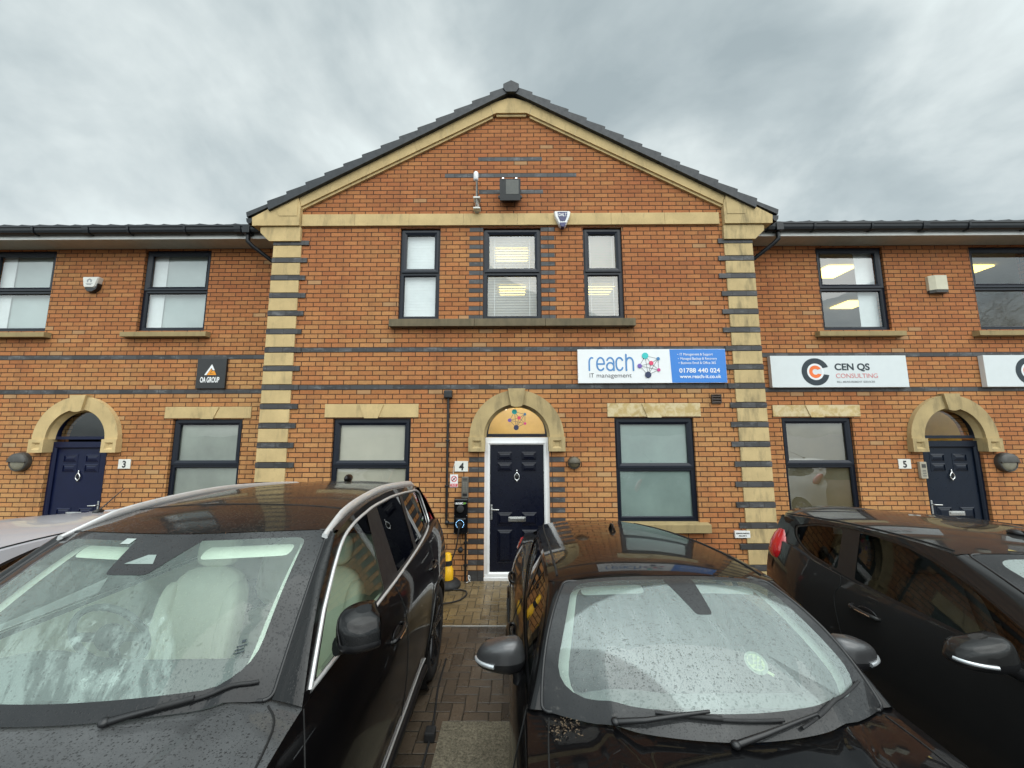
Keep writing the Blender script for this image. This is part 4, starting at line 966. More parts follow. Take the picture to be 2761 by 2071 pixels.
text('lettering', 'RESERVED PARKING', 3.387, .668, YM-.033, .026, M['ink_black'], S, .0004, 'CENTER', .86); text('lettering', 'FOR UNIT 4', 3.387, .632, YM-.033, .026, M['ink_black'], S, .0004, 'CENTER', .86)
S = thing('door_keypad', 'beige entry keypad beside the dark teal door', 'keypad', (6.745, YW, 1.4))
q = MB(); q.box(6.675, 6.785, YW-.05, YW-.002, 1.405, 1.675, 0, .008); q.build('case', simple('beige_plastic', (0.36, 0.33, 0.26), 0.4), S)
q = MB(); q.box(6.70, 6.765, YW-.053, YW-.049, 1.58, 1.64); q.build('reader', M['dgrey'], S)
q = MB()
for r in range(3):
    for c in range(2): q.box(6.705+.03*c, 6.727+.03*c, YW-.054, YW-.049, 1.44+.04*r, 1.462+.04*r)
q.build('keys', M['grey'], S)

# yellow marker post on a black rubber base, between the big car and the wall
M['yellow'] = simple('yellow_plastic', (0.80, 0.44, 0.01), 0.4, var=0.08)
S = thing('marker_post', 'short yellow marker post on a heavy black base beside the charger', 'post', (-.955, 5.79, 0))
q = MB(); q.lathe([(.0, 0), (.185, 0), (.19, .02), (.185, .05), (.16, .06), (.15, .085), (.075, .095), (0, .095)], (-.955, 5.79, 0), 'Z', 32); q.build('base', M['rubber'], S)
q = MB(); q.lathe([(.082, .10), (.080, .24), (.064, .255), (.058, .41), (.046, .425), (.046, .445), (.035, .455), (0, .455)], (-.955, 5.79, 0), 'Z', 24); q.build('post', M['yellow'], S)
q = MB(); q.lathe([(.066, .29), (.0655, .36)], (-.955, 5.79, 0), 'Z', 24); q.build('dark_band', M['rubber'], S)
# floor cable and rubber block by the big car
S = thing('floor_cable', 'thin black cable lying along the paving beside the big dark car', 'cable', (-.60, 3.0, 0))
q = MB(); q.tube(smooth([(-.66, 4.0, .009), (-.655, 3.6, .009), (-.622, 3.3, .009), (-.604, 3.06, .009), (-.602, 2.85, .009), (-.598, 2.5, .009), (-.60, 1.6, .009)]), .008, 6); q.build('cable', M['rubber'], S)
S = thing('cable_block', 'small black rubber block on the paving beside the big dark car', 'rubber block', (-.602, 3.03, 0))
q = MB(); q.box(-.640, -.566, 2.99, 3.075, .0, .062, 0, .012); q.build('block', M['rubber'], S)
# ------------------------------------------------------------------ cars: surfaces laid over curves
def spl(pts):
    """natural cubic through (x, y) points, straight beyond the ends"""
    x = np.array([p[0] for p in pts], float); y = np.array([p[1] for p in pts], float); n = len(x)
    h = np.diff(x); A = np.eye(n); r = np.zeros(n)
    for i in range(1, n-1):
        A[i, i-1] = h[i-1]; A[i, i] = 2*(h[i-1]+h[i]); A[i, i+1] = h[i]
        r[i] = 6*((y[i+1]-y[i])/h[i]-(y[i]-y[i-1])/h[i-1])
    m = np.linalg.solve(A, r)
    def f(q):
        q = float(q)
        if q <= x[0]: return y[0] + (q-x[0])*((y[1]-y[0])/h[0]-h[0]*(2*m[0]+m[1])/6)
        if q >= x[-1]: return y[-1] + (q-x[-1])*((y[-1]-y[-2])/h[-1]+h[-1]*(m[-2]+2*m[-1])/6)
        i = int(np.searchsorted(x, q)-1); t = q-x[i]; u = x[i+1]-q; H = h[i]
        return (m[i]*u**3+m[i+1]*t**3)/(6*H)+(y[i]/H-m[i]*H/6)*u+(y[i+1]/H-m[i+1]*H/6)*t
    return f
def lin(pts):
    xs = [p[0] for p in pts]; ys = [p[1] for p in pts]
    return lambda q: float(np.interp(q, xs, ys))
def resample(poly, step, closed=True):
    out = []; n = len(poly)
    for i in range(n if closed else n-1):
        a = poly[i]; c = poly[(i+1) % n]; d = math.hypot(c[0]-a[0], c[1]-a[1]); k = max(1, int(math.ceil(d/step)))
        out += [(a[0]+(c[0]-a[0])*j/k, a[1]+(c[1]-a[1])*j/k) for j in range(k)]
    if not closed: out.append(tuple(poly[-1]))
    return out
def curve2(pts, n=8):
    """smooth 2-D polyline through points (open)"""
    return [(v.x, v.y) for v in smooth([(p[0], p[1], 0) for p in pts], n)]
def rounded(poly, r, n=5):
    """round the corners of a polygon; r may be one radius or one per corner"""
    out = []; N = len(poly)
    for i in range(N):
        rr = r[i] if isinstance(r, (list, tuple)) else r
        p = Vector(poly[i]); a = Vector(poly[i-1]); c = Vector(poly[(i+1) % N])
        if rr <= 0: out.append(tuple(p)); continue
        d1 = (a-p); d2 = (c-p); q = min(rr, d1.length*.48, d2.length*.48)
        s_, e_ = p+d1.normalized()*q, p+d2.normalized()*q
        for k in range(n+1):
            t = k/n; out.append(tuple((1-t)**2*s_+2*t*(1-t)*p+t*t*e_))
    return out
def bbox_in(P, poly):
    x = P[:, 0]; z = P[:, 1]; r = np.zeros(len(P), bool); n = len(poly); j = n-1
    for i in range(n):
        xi, zi = poly[i]; xj, zj = poly[j]
        c = ((zi > z) != (zj > z)) & (x < (xj-xi)*(z-zi)/((zj-zi) if zj != zi else 1e-12)+xi)
        r ^= c; j = i
    return r
def surf(name, parent, mat_, outline, F, step, up, holes=(), off=0.0, uv=False, thin_norm=True):
    """one smooth panel: the plane outline is filled with an even net and lifted by F(u, v) -> point; `up` is a rough outward direction"""
    ol = resample(outline, step); hl = [resample(h, step) for h in holes]
    A = np.array(ol); x0, z0 = A.min(0); x1, z1 = A.max(0)
    gx = np.arange(x0+step*.5, x1, step); gz = np.arange(z0+step*.5, z1, step*.9)
    g = np.array([(x+(step*.5 if j % 2 else 0), z) for j, z in enumerate(gz) for x in gx]) if len(gx) and len(gz) else np.zeros((0, 2))
    if len(g):
        k = bbox_in(g, ol)
        for h in hl: k &= ~bbox_in(g, h)
        g = g[k]
        if len(g):
            B = np.array(ol + [p for h in hl for p in h]); dmin = np.full(len(g), 9.0)
            for c in range(0, len(B), 64): dmin = np.minimum(dmin, np.sqrt(((g[:, None, :]-B[None, c:c+64, :])**2).sum(2)).min(1))
            g = g[dmin > step*.45]
    vs = []; es = []
    for lp in [ol]+hl:
        k = len(vs); n = len(lp); vs += [Vector((float(a), float(b_))) for a, b_ in lp]; es += [(k+i, k+(i+1) % n) for i in range(n)]
    vs += [Vector((float(a), float(b_))) for a, b_ in g]
    ov, oe, of, *_ = delaunay_2d_cdt(vs, es, [], 0, 1e-6)
    P = np.array([(q.x, q.y) for q in ov]); T = np.array([f for f in of if len(f) == 3])
    C = P[T].mean(1); keep = bbox_in(C, ol)
    for h in hl: keep &= ~bbox_in(C, h)
    T = T[keep]
    used = np.unique(T); mp = -np.ones(len(P), int); mp[used] = np.arange(len(used)); T = mp[T]; P = P[used]
    e = 1e-3; X = np.zeros((len(P), 3)); N = np.zeros((len(P), 3)); upv = np.array(up, float)
    for i, (u, v) in enumerate(P):
        X[i] = F(u, v)
        du = np.array(F(u+e, v))-np.array(F(u-e, v)); dv = np.array(F(u, v+e))-np.array(F(u, v-e))
        nn = np.cross(du, dv); l = np.linalg.norm(nn); N[i] = nn/l if l > 1e-12 else upv
    sgn = 1.0 if (N@upv).sum() >= 0 else -1.0
    N *= sgn; X = X + N*off
    fn = np.cross(X[T[:, 1]]-X[T[:, 0]], X[T[:, 2]]-X[T[:, 0]]); flip = (fn*N[T].mean(1)).sum(1) < 0
    T[flip] = T[flip][:, ::-1]
    me = bpy.data.meshes.new(name); me.from_pydata(X.tolist(), [], T.tolist())
    me.materials.append(mat_)
    me.polygons.foreach_set('use_smooth', [True]*len(T))
    if uv:
        ul = me.uv_layers.new(name='plane')
        for lo in me.loops: ul.data[lo.index].uv = P[lo.vertex_index]
    me.update(); me.normals_split_custom_set_from_vertices(N.tolist())
    o = bpy.data.objects.new(name, me); COL.objects.link(o); o.parent = parent
    return o
def lbuild(b, name, m, parent, recalc=True):
    """build in the parent's own coordinates"""
    me = bpy.data.meshes.new(name); me.from_pydata(b.v, [], b.f)
    for q in (m if isinstance(m, (list, tuple)) else [m]): me.materials.append(q)
    me.polygons.foreach_set('material_index', b.m); me.polygons.foreach_set('use_smooth', b.sm); me.update()
    if recalc:
        bm = bmesh.new(); bm.from_mesh(me); bmesh.ops.recalc_face_normals(bm, faces=bm.faces); bm.to_mesh(me); bm.free()
    o = bpy.data.objects.new(name, me); COL.objects.link(o); o.parent = parent; return o
def skin(b, rings, mi=0, cap=True, closed=True):
    """loft through rings of points"""
    n = len(rings[0]); v = [p for r in rings for p in r]
    fs = [(i*n+k, i*n+(k+1) % n, (i+1)*n+(k+1) % n, (i+1)*n+k) for i in range(len(rings)-1) for k in range(n if closed else n-1)]
    b.add(v, fs, mi, True)
    if cap: b.add(rings[0], [tuple(range(n))[::-1]], mi); b.add(rings[-1], [tuple(range(n))], mi)
def pillow(b, c, size, tilt=0.0, mi=0, p=3.2, n=20, m=12):
    """rounded cushion: superellipsoid tilted about the lateral axis"""
    def s(q, e): return math.copysign(abs(q)**e, q)
    e = 2.0/p; ct, st = math.cos(tilt), math.sin(tilt); rows = []
    for j in range(m+1):
        ph = -math.pi/2+math.pi*j/m; row = []
        for i in range(n):
            th = 2*math.pi*i/n
            x = size[0]*s(math.cos(ph), e)*s(math.cos(th), e); y = size[1]*s(math.cos(ph), e)*s(math.sin(th), e); z = size[2]*s(math.sin(ph), e)
            row.append((c[0]+x, c[1]+y*ct+z*st, c[2]-y*st+z*ct))
        rows.append(row)
    skin(b, rows, mi, cap=False)

# ---- materials of the cars
def drops(t, co, scale, thresh=0.45, size=0.42):
    v = t.new('ShaderNodeTexVoronoi', feature='F1'); t.put(v.inputs['Vector'], co); v.inputs['Scale'].default_value = scale
    _, g, _b = t.sep(v.outputs['Color'])
    on = t.math('GREATER_THAN', g, thresh)
    rad = t.math('MULTIPLY', t.maprange(g, thresh, 1.0, 0.45, 1.0), size)
    q = t.math('SUBTRACT', 1.0, t.math('POWER', t.math('DIVIDE', v.outputs['Distance'], rad), 2.0), clamp=True)
    return t.math('MULTIPLY', t.math('POWER', q, 0.6), on)
def paint(name, col, metal=0.0, rough=0.35, wet=0.0, scale=70, flake=0.0, coat=1.0, dust=0.0, sky_sheen=0.05):
    m, t, b = mat(name); co = t.objco()
    f = t.maprange(t.noise(co, 3.0, 4), 0.3, 0.7, 0.93, 1.07)
    c = t.vmath('MULTIPLY', col, t.comb(f, f, f))
    if dust:
        dd = t.maprange(t.noise(co, 26, 5, 0.75), 0.58, 0.75); c = t.mix(t.math('MULTIPLY', dd, dust), c, (0.12, 0.11, 0.10))
    if wet:
        # clear rain beads; the grey between them paints in sky sheen on upward faces
        gz0 = t.sep(t.new('ShaderNodeNewGeometry').outputs['Normal'])[2]
        hh = t.math('ADD', drops(t, co, scale, 0.50, 0.46), t.math('MULTIPLY', drops(t, t.vmath('ADD', co, (3.3, 1.7, 0.2)), scale*1.7, 0.45, 0.46), 0.8), clamp=True)
        if sky_sheen:
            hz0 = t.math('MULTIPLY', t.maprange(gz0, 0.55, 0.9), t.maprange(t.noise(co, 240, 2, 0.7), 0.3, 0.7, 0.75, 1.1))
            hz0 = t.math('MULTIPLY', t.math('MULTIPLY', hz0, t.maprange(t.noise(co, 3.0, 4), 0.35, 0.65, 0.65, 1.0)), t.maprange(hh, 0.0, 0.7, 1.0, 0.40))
            c = t.mix(hz0, c, (sky_sheen, sky_sheen*1.03, sky_sheen*1.05))
    t.put(b.inputs['Base Color'], c); b.inputs['Metallic'].default_value = metal; b.inputs['Roughness'].default_value = rough
    b.inputs['Coat Weight'].default_value = coat*.72; b.inputs['Coat IOR'].default_value = 1.42; b.inputs['Specular IOR Level'].default_value = 0.5 if metal else 0.05
    if flake: t.put(b.inputs['Normal'], t.bump(t.noise(co, 900, 1), flake, 0.001))
    nb = t.bump(t.noise(co, 1.3, 2), 0.05, 0.03)      # faint orange-peel waviness of the panels
    if wet:
        gz = t.sep(t.new('ShaderNodeNewGeometry').outputs['Normal'])[2]
        top = t.maprange(gz, 0.45, 0.8)
        patch = t.maprange(t.noise(co, 2.4, 3), 0.35, 0.6, 0.55, 1.0)
        h = hh
        nb = t.bump(t.math('MULTIPLY', t.math('MULTIPLY', h, top), patch), wet, 0.004, nb)
        # a soft wet haze between the beads scatters the sky
        t.put(b.inputs['Coat Roughness'], t.maprange(t.math('MULTIPLY', top, t.noise(co, 60, 3)), 0.1, 0.6, 0.02, 0.06))
    else: b.inputs['Coat Roughness'].default_value = 0.02
    t.put(b.inputs['Coat Normal'], nb)
    return m
def carglass(name, tint, ior=1.6, film=None, wet=0.0, scale=120, filmcol=(0.62, 0.69, 0.67)):
    m, t, b = mat(name); t.n.remove(b); o = t.n['Material Output']; co = t.objco()
    tr = t.new('ShaderNodeBsdfTransparent'); tr.inputs[0].default_value = (*tint, 1)
    gl = t.new('ShaderNodeBsdfGlossy'); gl.inputs['Roughness'].default_value = 0.01; gl.inputs['Color'].default_value = (1, 1, 1, 1)
    nb = None; dr = None
    if wet:
        dr = t.math('ADD', drops(t, co, scale, 0.45, 0.45), t.math('MULTIPLY', drops(t, t.vmath('ADD', co, (3.3, 1.7, 0.2)), scale*1.9, 0.55, 0.45), 0.5))
        dr = t.math('ADD', dr, drops(t, t.vmath('ADD', co, (1.3, 5.7, 2.2)), scale*.5, 0.82, 0.34), clamp=True)
        nb = t.bump(dr, wet, 0.003); t.put(gl.inputs['Normal'], nb)
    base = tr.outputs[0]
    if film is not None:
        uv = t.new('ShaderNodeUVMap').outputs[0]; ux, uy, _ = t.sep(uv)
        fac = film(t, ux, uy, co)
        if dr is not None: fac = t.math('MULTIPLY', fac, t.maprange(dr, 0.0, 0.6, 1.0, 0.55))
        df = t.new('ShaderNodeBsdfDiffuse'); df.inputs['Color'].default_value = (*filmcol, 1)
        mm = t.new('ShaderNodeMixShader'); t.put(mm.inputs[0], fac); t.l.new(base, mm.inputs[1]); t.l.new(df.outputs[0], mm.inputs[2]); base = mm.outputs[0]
    fr = schlick(t, ior, nb)
    mx = t.new('ShaderNodeMixShader'); t.put(mx.inputs[0], fr); t.l.new(base, mx.inputs[1]); t.l.new(gl.outputs[0], mx.inputs[2])
    t.l.new(mx.outputs[0], o.inputs[0]); return m
M['frit'] = paint('black_glass_border', (0.006, 0.006, 0.007), 0, 0.2, 0.3, 110, sky_sheen=.02)
M['gapline'] = simple('panel_gap', (0.002, 0.002, 0.002), 0.8); M['trim'] = simple('black_trim', (0.008, 0.008, 0.009), 0.35, var=0.15)
M['alu'] = simple('satin_aluminium', (0.70, 0.70, 0.70), 0.34, 0.55, var=0.05)
M['tyre'] = simple('tyre_rubber', (0.016, 0.016, 0.017), 0.75, var=0.2, bump=0.3); M['rim'] = simple('alloy_rim', (0.20, 0.20, 0.21), 0.28, 0.85, var=0.08); M['rimk'] = simple('black_alloy_rim', (0.016, 0.016, 0.018), 0.25, 0.3)
M['lampred'] = simple('red_lamp_glass', (0.42, 0.012, 0.016), 0.12, var=0.1, coat=1.0); M['lampclr'] = simple('clear_lamp_glass', (0.50, 0.52, 0.54), 0.1, 0.5, coat=1.0)
M['under'] = simple('underbody', (0.006, 0.006, 0.006), 0.9)
M['leather'] = simple('pale_leather', (0.80, 0.78, 0.66), 0.5, var=0.07, vscale=5, bump=0.15); M['headl'] = simple('pale_headlining', (0.62, 0.62, 0.56), 0.8)
M['dash'] = simple('dark_grey_dashboard', (0.045, 0.048, 0.050), 0.6, var=0.15, bump=0.2); M['cloth'] = simple('charcoal_seat_cloth', (0.030, 0.031, 0.034), 0.85, var=0.15, bump=0.2); M['greyd'] = simple('mid_grey_dashboard', (0.15, 0.16, 0.16), 0.6, var=0.12, bump=0.2)
M['mirrorglass'] = simple('mirror_glass', (0.7, 0.7, 0.7), 0.02, 1.0, var=0.0)

class Car:
    def __init__(s, label, spec, X0, Y0, rz, pm, name='parked_car'):
        s.S = spec; s.pm = pm
        s.root = thing(name, label, 'car', (X0, Y0, 0), math.radians(rz), 'cars parked in front of the offices')
        S = spec
        s.plan = spl(S['plan']); s.inset = spl(S['inset']); s.zt = spl(S['zt']); s.hood = spl(S['hood']); s.zc = spl(S['zc']); s.wb = spl(S['wb'])
        s.yb = lambda w: S['base'][0]+S['base'][1]*w*w
        s.yh = lambda w: S['head'][0]+S['head'][1]*w*w
    # surfaces ------------------------------------------------
    def W(s, y, z):
        a = 0.0
        for yc in (s.S['axle'][0], s.S['axle'][1]):
            q = math.hypot(y-yc, (z-s.S['wr'])); a += s.S.get('flare', .012)*math.exp(-((q-s.S['arch'])/.10)**2)
        return s.plan(y)-s.inset(z)+a
    def side(s, sg): return lambda y, z: (sg*s.W(y, z), y, z)
    def gw(s, y, z):
        dz = z-s.S['gz']; return s.wb(y)-s.S['lean']*dz-s.S.get('lean2', .08)*dz*abs(dz)
    def green(s, sg): return lambda y, z: (sg*s.gw(y, z), y, z)
    def zr(s, y): return s.zc(y)-s.S['crown']
    def wr(s, y): return s.gw(y, s.zr(y))
    def roofz(s, w, y):
        q = min(1.3, abs(w)/max(.2, s.wr(y))); return s.zr(y)+s.S['crown']*(1-q**2.4)
    def roof(s): return lambda w, y: (w, y, s.roofz(w, y))
    def hoodz(s, w, y):
        we = max(.3, s.W(y, s.zt(y))); q = min(1.2, abs(w)/we); z0, z1 = s.hood(y), s.zt(y)
        z = z0-(z0-z1)*q**2.3
        for (c, wd, h) in s.S.get('creases', ()): z += h*math.exp(-((abs(w)-c(y))/wd)**2)
        return z
    def hoodf(s): return lambda w, y: (w, y, s.hoodz(w, y))
    def screen(s, w, v):
        t = v/s.S['slen']; yb, yh = s.yb(w), s.yh(w)
        zb = s.hoodz(w, min(yb, s.S['cowl']))+s.S.get('sb', .01); zh = s.roofz(w, yh)-.003
        bl = s.S.get('bulge', .03)*4*t*(1-t)
        return (w, yb+(yh-yb)*t-bl*.5, zb+(zh-zb)*t+bl*.86)
    def we(s, t): a, c = s.S['sw']; return a+(c-a)*t+s.S.get('swb', 0)*4*t*(1-t)
    def pline(s): return s.S['pline']
    # parts ---------------------------------------------------
    def tube_on(s, name, pts, r, m, parent, n=6, sx=None):
        b = MB(); b.tube(pts, r, n); return lbuild(b, name, m, parent)
    def build(s):
        S = s.S; R = s.root; P = s.pm; st = S.get('step', .05); f0, f1 = S['axle']; ar, wz = S['arch'], S['wr']; L = S['L']
        sill = S['sill']; y0, y1 = S['ys']
        ch = math.degrees(math.asin(min(.99, (wz-sill)/ar)))
        ol = [(y0, sill+.10)] + [(f0-ar*math.cos(math.radians(-ch))-.06, sill+.01)] + arc(f0, wz, ar, 180+ch, -ch, 26) + arc(f1, wz, ar, 180+ch, -ch, 26) + [(y1-.25, sill+.06), (y1, sill+.16)]
        ol += [(y1, min(s.zt(y1), 1.0))] + [(y, s.zt(y)) for y in np.linspace(y1-.05, y0, 60)]
        for sg in (-1, 1):
            s.sidep = surf('body_side', R, P, ol, s.side(sg), st*1.2, (sg, 0, 0))
            # black sill moulding and arch lips
            b = MB(); b.tube([(sg*(s.W(y, sill+.05)+.004), y, sill+.03) for y in np.linspace(f0+ar+.02, f1-ar-.02, 20)], .035, 8); sl = lbuild(b, 'sill', S.get('sillm', M['trim']), R)
            if S.get('sillchrome'):
                b = MB(); b.tube([(sg*(s.W(y, sill+.11)+.006), y, sill+.105+.015*(y-2)/2) for y in np.linspace(f0+ar+.05, f1-ar-.05, 20)], .007, 6); lbuild(b, 'sill_strip', M['alu'], sl)
            for yc in (f0, f1):
                b = MB(); b.tube([(sg*(s.W(y, z)+.002), y, z) for y, z in arc(yc, wz, ar, 180+ch, -ch, 30)], S.get('lip', .014), 6); lbuild(b, 'wheel_arch', S.get('lipm', P), R)
            # seams
            for sm in S['seams']:
                pts = curve2(sm, 5); b = MB(); b.tube([(sg*(s.W(y, z)+.0005), y, z) for y, z in pts], .0035, 5, cap=False); lbuild(b, 'panel_gap', M['gapline'], R)
            for hy, hz in S['handles']:
                b = MB(); w = s.W(hy, hz)
                pts = [(sg*(w-.004), hy-.10, hz-.008), (sg*(w+.022), hy-.085, hz-.004), (sg*(w+.034), hy, hz), (sg*(w+.026), hy+.09, hz+.004), (sg*(w-.004), hy+.105, hz+.006)]
                b.tube(smooth(pts, 4), [.012]*3+[.015]*11+[.012]*3, 8); ho = lbuild(b, 'door_handle', P, R)
                b = MB(); b.ball((sg*(w+.002), hy-.01, hz-.002), (.006, .075, .036), 16); lbuild(b, 'handle_recess', M['trim'], ho)
                if S.get('hchrome'):
                    b = MB(); b.tube([(sg*(w+.042), hy-.07, hz-.003), (sg*(w+.047), hy, hz), (sg*(w+.040), hy+.075, hz+.002)], .006, 6); lbuild(b, 'handle_strip', M['chrome'], ho)
        # bonnet
        we_ = lambda y: s.W(y, s.zt(y))
        n0 = S['nose']; hw = S['hw']
        front = [(w, n0+S['nosek']*w*w+.25*max(0, abs(w)-.6)**2) for w in np.linspace(-hw, hw, 25)]
        edgeR = [(we_(y)-.001, y) for y in np.linspace(front[-1][1]+.04, S['hend'], 24)]
        back = [(w, s.yb(w)+.01) for w in np.linspace(S['sw'][0], -S['sw'][0], 25)]
        ho = front+edgeR+[(x, y) for x, y in back]+[(-x, y) for x, y in edgeR[::-1]]
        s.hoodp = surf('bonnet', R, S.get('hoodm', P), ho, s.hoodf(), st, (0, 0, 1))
        for sm in S['hoodseams']:
            for sg in (-1, 1):
                b = MB(); b.tube([(sg*w, y, s.hoodz(w, y)+.0005) for w, y in curve2(sm, 5)], .0038, 5, cap=False); lbuild(b, 'bonnet_gap', M['gapline'], s.hoodp)
        # windscreen with its printed black border
        sl = S['slen']
        ev = [(s.we(t), t*sl) for t in np.linspace(0, 1, 14)]
        out_ = [(-w, v) for w, v in ev]; outline = rounded([(ev[0][0], 0)] + ev[1:-1] + [(ev[-1][0], sl), (-ev[-1][0], sl)] + [(-w, v) for w, v in ev[1:-1][::-1]] + [(-ev[0][0], 0)], [S['cr'][0]]+[0]*12+[S['cr'][1]]*2+[0]*12+[S['cr'][0]])
        gi = S['glass']  # inner clear area as polygon half (w, v) from bottom centre to top centre
        inner = rounded(gi+[(-w, v) for w, v in gi[::-1]], S['gr']+S['gr'][::-1], 6)
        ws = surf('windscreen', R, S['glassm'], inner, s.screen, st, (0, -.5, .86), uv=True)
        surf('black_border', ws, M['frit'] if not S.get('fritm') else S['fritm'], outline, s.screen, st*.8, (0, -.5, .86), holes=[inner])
        b = MB(); b.tube([s.screen(w, v) for w, v in outline+outline[:1]], S.get('seal', .007), 6, cap=False); lbuild(b, 'windscreen_seal', M['trim'], ws)
        for poly in S.get('sensor', ()):
            surf('sensor_housing', ws, S.get('fritm', M['frit']), rounded(poly, .02, 3), s.screen, .03, (0, -.5, .86), off=.0015)
        for poly, mm in S.get('stick', ()):
            surf('sticker', ws, mm, poly, s.screen, .02, (0, -.5, .86), off=.003 if S.get('stickout') else -.004)
        # pale trim of the pillars, seen just inside the glass
        gA = np.array(inner); cen = gA.mean(0); sh = [tuple(cen+(p-cen)*np.array((.925, 1.06))) for p in gA]
        surf('pillar_lining', ws, S['im'].get('lin', M['headl']), [(p[0]*1.02, p[1]) for p in inner], lambda w, v: tuple(np.array(s.screen(w, v))+np.array((0, .05, -.045))), st, (0, -.5, .86), holes=[sh])
        # A pillars and side glass
        pl = [Vector((p[0], p[1])) for p in S['pline']]
        def pp(t):
            q = t*(len(plc)-1); i = min(int(q), len(plc)-2); f = q-i; a, c = plc[i], plc[i+1]; return (a[0]+(c[0]-a[0])*f, a[1]+(c[1]-a[1])*f)
        plc = resample(curve2(S['pline'], 6), .02, False)
        DL = S['dlo']
        yR, yE = S['rend'], S['gend']
        for sg in (-1, 1):
            G = s.green(sg)
            def PF(u, v, sg=sg):
                t = v/sl; a = np.array(s.screen(sg*(s.we(t)-.004), v)); y, z = pp(min(1, max(0, t))); c = np.array((sg*s.gw(y, z), y, z))
                q = u/.12; o = a+(c-a)*q; bl = 4*q*(1-q)*.012; return (o[0]+sg*bl*.6, o[1]-bl*.6, o[2]+bl*.4)
            surf('windscreen_pillar', R, P, rect(0, .12, 0, sl), PF, .04, (sg*.5, -.6, .6))
            top = [(y, s.zr(y)) for y in np.linspace(plc[-1][0], yR, 40)]
            ol = plc + top[1:] + S['dpil'] + [(y, s.zt(y)) for y in np.linspace(yE, plc[0][0], 30)]
            sp = surf('side_frame', R, P, ol, G, st, (sg, 0, 0), holes=[DL])
            bk = surf('window_surround', R, M['trim'], DL, G, st, (sg, 0, 0), holes=[w_ for w_, _ in S['panes']], off=-.006)
            for w_, gm in S['panes']:
                surf('side_window', R, gm, w_, G, st, (sg, 0, 0), off=-.010)
            for pl_, mm in S.get('strips', ()):
                surf('pillar_cover', bk, mm, pl_, G, st, (sg, 0, 0), off=-.002)
            if S.get('dtrim'):
                rr, mm = S['dtrim']; b = MB(); b.tube([(sg*(s.gw(y, z)+.002), y, z) for y, z in resample(DL, .03)+[DL[0]]], rr, 6, cap=False); lbuild(b, 'window_trim', mm, R)
            if S.get('rails'):
                ra, rb, wo, hh = S['rails']; b = MB(); rings = []
                for k in range(40):
                    y = ra+(rb-ra)*k/39; e = min(1, k/4, (39-k)/4); wv = s.wr(y)-wo; zz = s.roofz(wv, y); h = .006+hh*e
                    rings.append([(sg*(wv-.016), y, zz-.01), (sg*(wv-.013), y, zz+h*.8), (sg*(wv-.004), y, zz+h), (sg*(wv+.009), y, zz+h*.75), (sg*(wv+.017), y, zz-.022)])
                skin(b, rings); lbuild(b, 'roof_rail', M['alu'], R)
            else:
                b = MB(); b.tube([(sg*(s.wr(y)-S.get('ditch', .045)), y, s.roofz(s.wr(y)-S.get('ditch', .045), y)+.001) for y in np.linspace(S['ditchy'], yR, 30)], .007, 6); lbuild(b, 'roof_seam', M['gapline'], R)
        for sg in (-1, 1):
            surf('waist_shoulder', R, P, [(plc[0][0], 0), (yE+.02, 0), (yE+.02, .1), (plc[0][0], .1)], lambda y, q, sg=sg: (sg*(s.W(y, s.zt(y))+(s.gw(y, s.zt(y))-s.W(y, s.zt(y)))*q/.1), y, s.zt(y)+.004*math.sin(math.pi*min(1, max(0, q/.1)))), .06, (0, 0, 1))
        # roof
        fr = [(w, s.yh(w)) for w in np.linspace(-s.we(1)-.02, s.we(1)+.02, 21)]
        eR = [(s.wr(y)-.0005, y) for y in np.linspace(max(plc[-1][0], fr[-1][1]), yR, 40)]
        rear = [(w, yR-S.get('rk', .12)*(abs(w)/eR[-1][0])**3) for w in np.linspace(eR[-1][0], -eR[-1][0], 21)]
        rear[0] = eR[-1]; rear[-1] = (-eR[-1][0], eR[-1][1])
        eR[-1] = (eR[-1][0], yR-S.get('rk', .12)); rear = [(w, yR-S.get('rk', .12)*(abs(w)/eR[-1][0])**3) for w in np.linspace(eR[-1][0], -eR[-1][0], 21)][1:-1]
        s.roofp = surf('roof', R, S.get('roofm', P), fr+eR+rear+[(-w, y) for w, y in eR[::-1]], s.roof(), st, (0, 0, 1))
        for sm in S.get('roofseams', ()):
            b = MB(); b.tube([(w, y, s.roofz(w, y)+.0008) for w, y in sm], .0035, 5, cap=False); lbuild(b, 'roof_gap', M['gapline'], s.roofp)
        # tail: panel, rear window, lights
        tp = spl(S['tail']); hwid = lin(S['tailw'])
        def TF(w, z): q = min(1.25, abs(w)/hwid(z)); return (w, tp(z)-S.get('tk', .16)*q**3.5, z)
        za, zb_ = S['tail'][0][0], S['tail'][-1][0]
        zs = np.linspace(za, zb_, 26)
        surf('tailgate', R, P, [(hwid(z), z) for z in zs]+[(-hwid(z), z) for z in zs[::-1]], TF, st*1.3, (0, 1, 0))
        rw = S['rearwin']; surf('rear_window', R, S.get('rearglass', M['tint']), rounded([(hwid(rw[0])*.86, rw[0]), (hwid(rw[1])*.86, rw[1]), (-hwid(rw[1])*.86, rw[1]), (-hwid(rw[0])*.86, rw[0])], .06), TF, st*1.3, (0, 1, 0), off=.006)
        for sg in (-1, 1):
            b = MB(); rings = []
            for (w, y, z, rw_, ry) in S['taillight']:
                rings.append([(sg*(w+rw_*math.cos(a)), y+ry*math.sin(a), z) for a in [2*math.pi*k/14 for k in range(14)]])
            skin(b, rings); lbuild(b, 'tail_light', M['lampred'], R)
        # nose: bumper, grille, headlamps
        npf = spl(S['front'])
        def NF(w, z): q = abs(w)/hw; return (w, npf(z)+S['nosek']*w*w*1.0+.30*max(0, q-.55)**2, z)
        zf = [p[0] for p in S['front']]; zs = np.linspace(zf[0], zf[-1], 16)
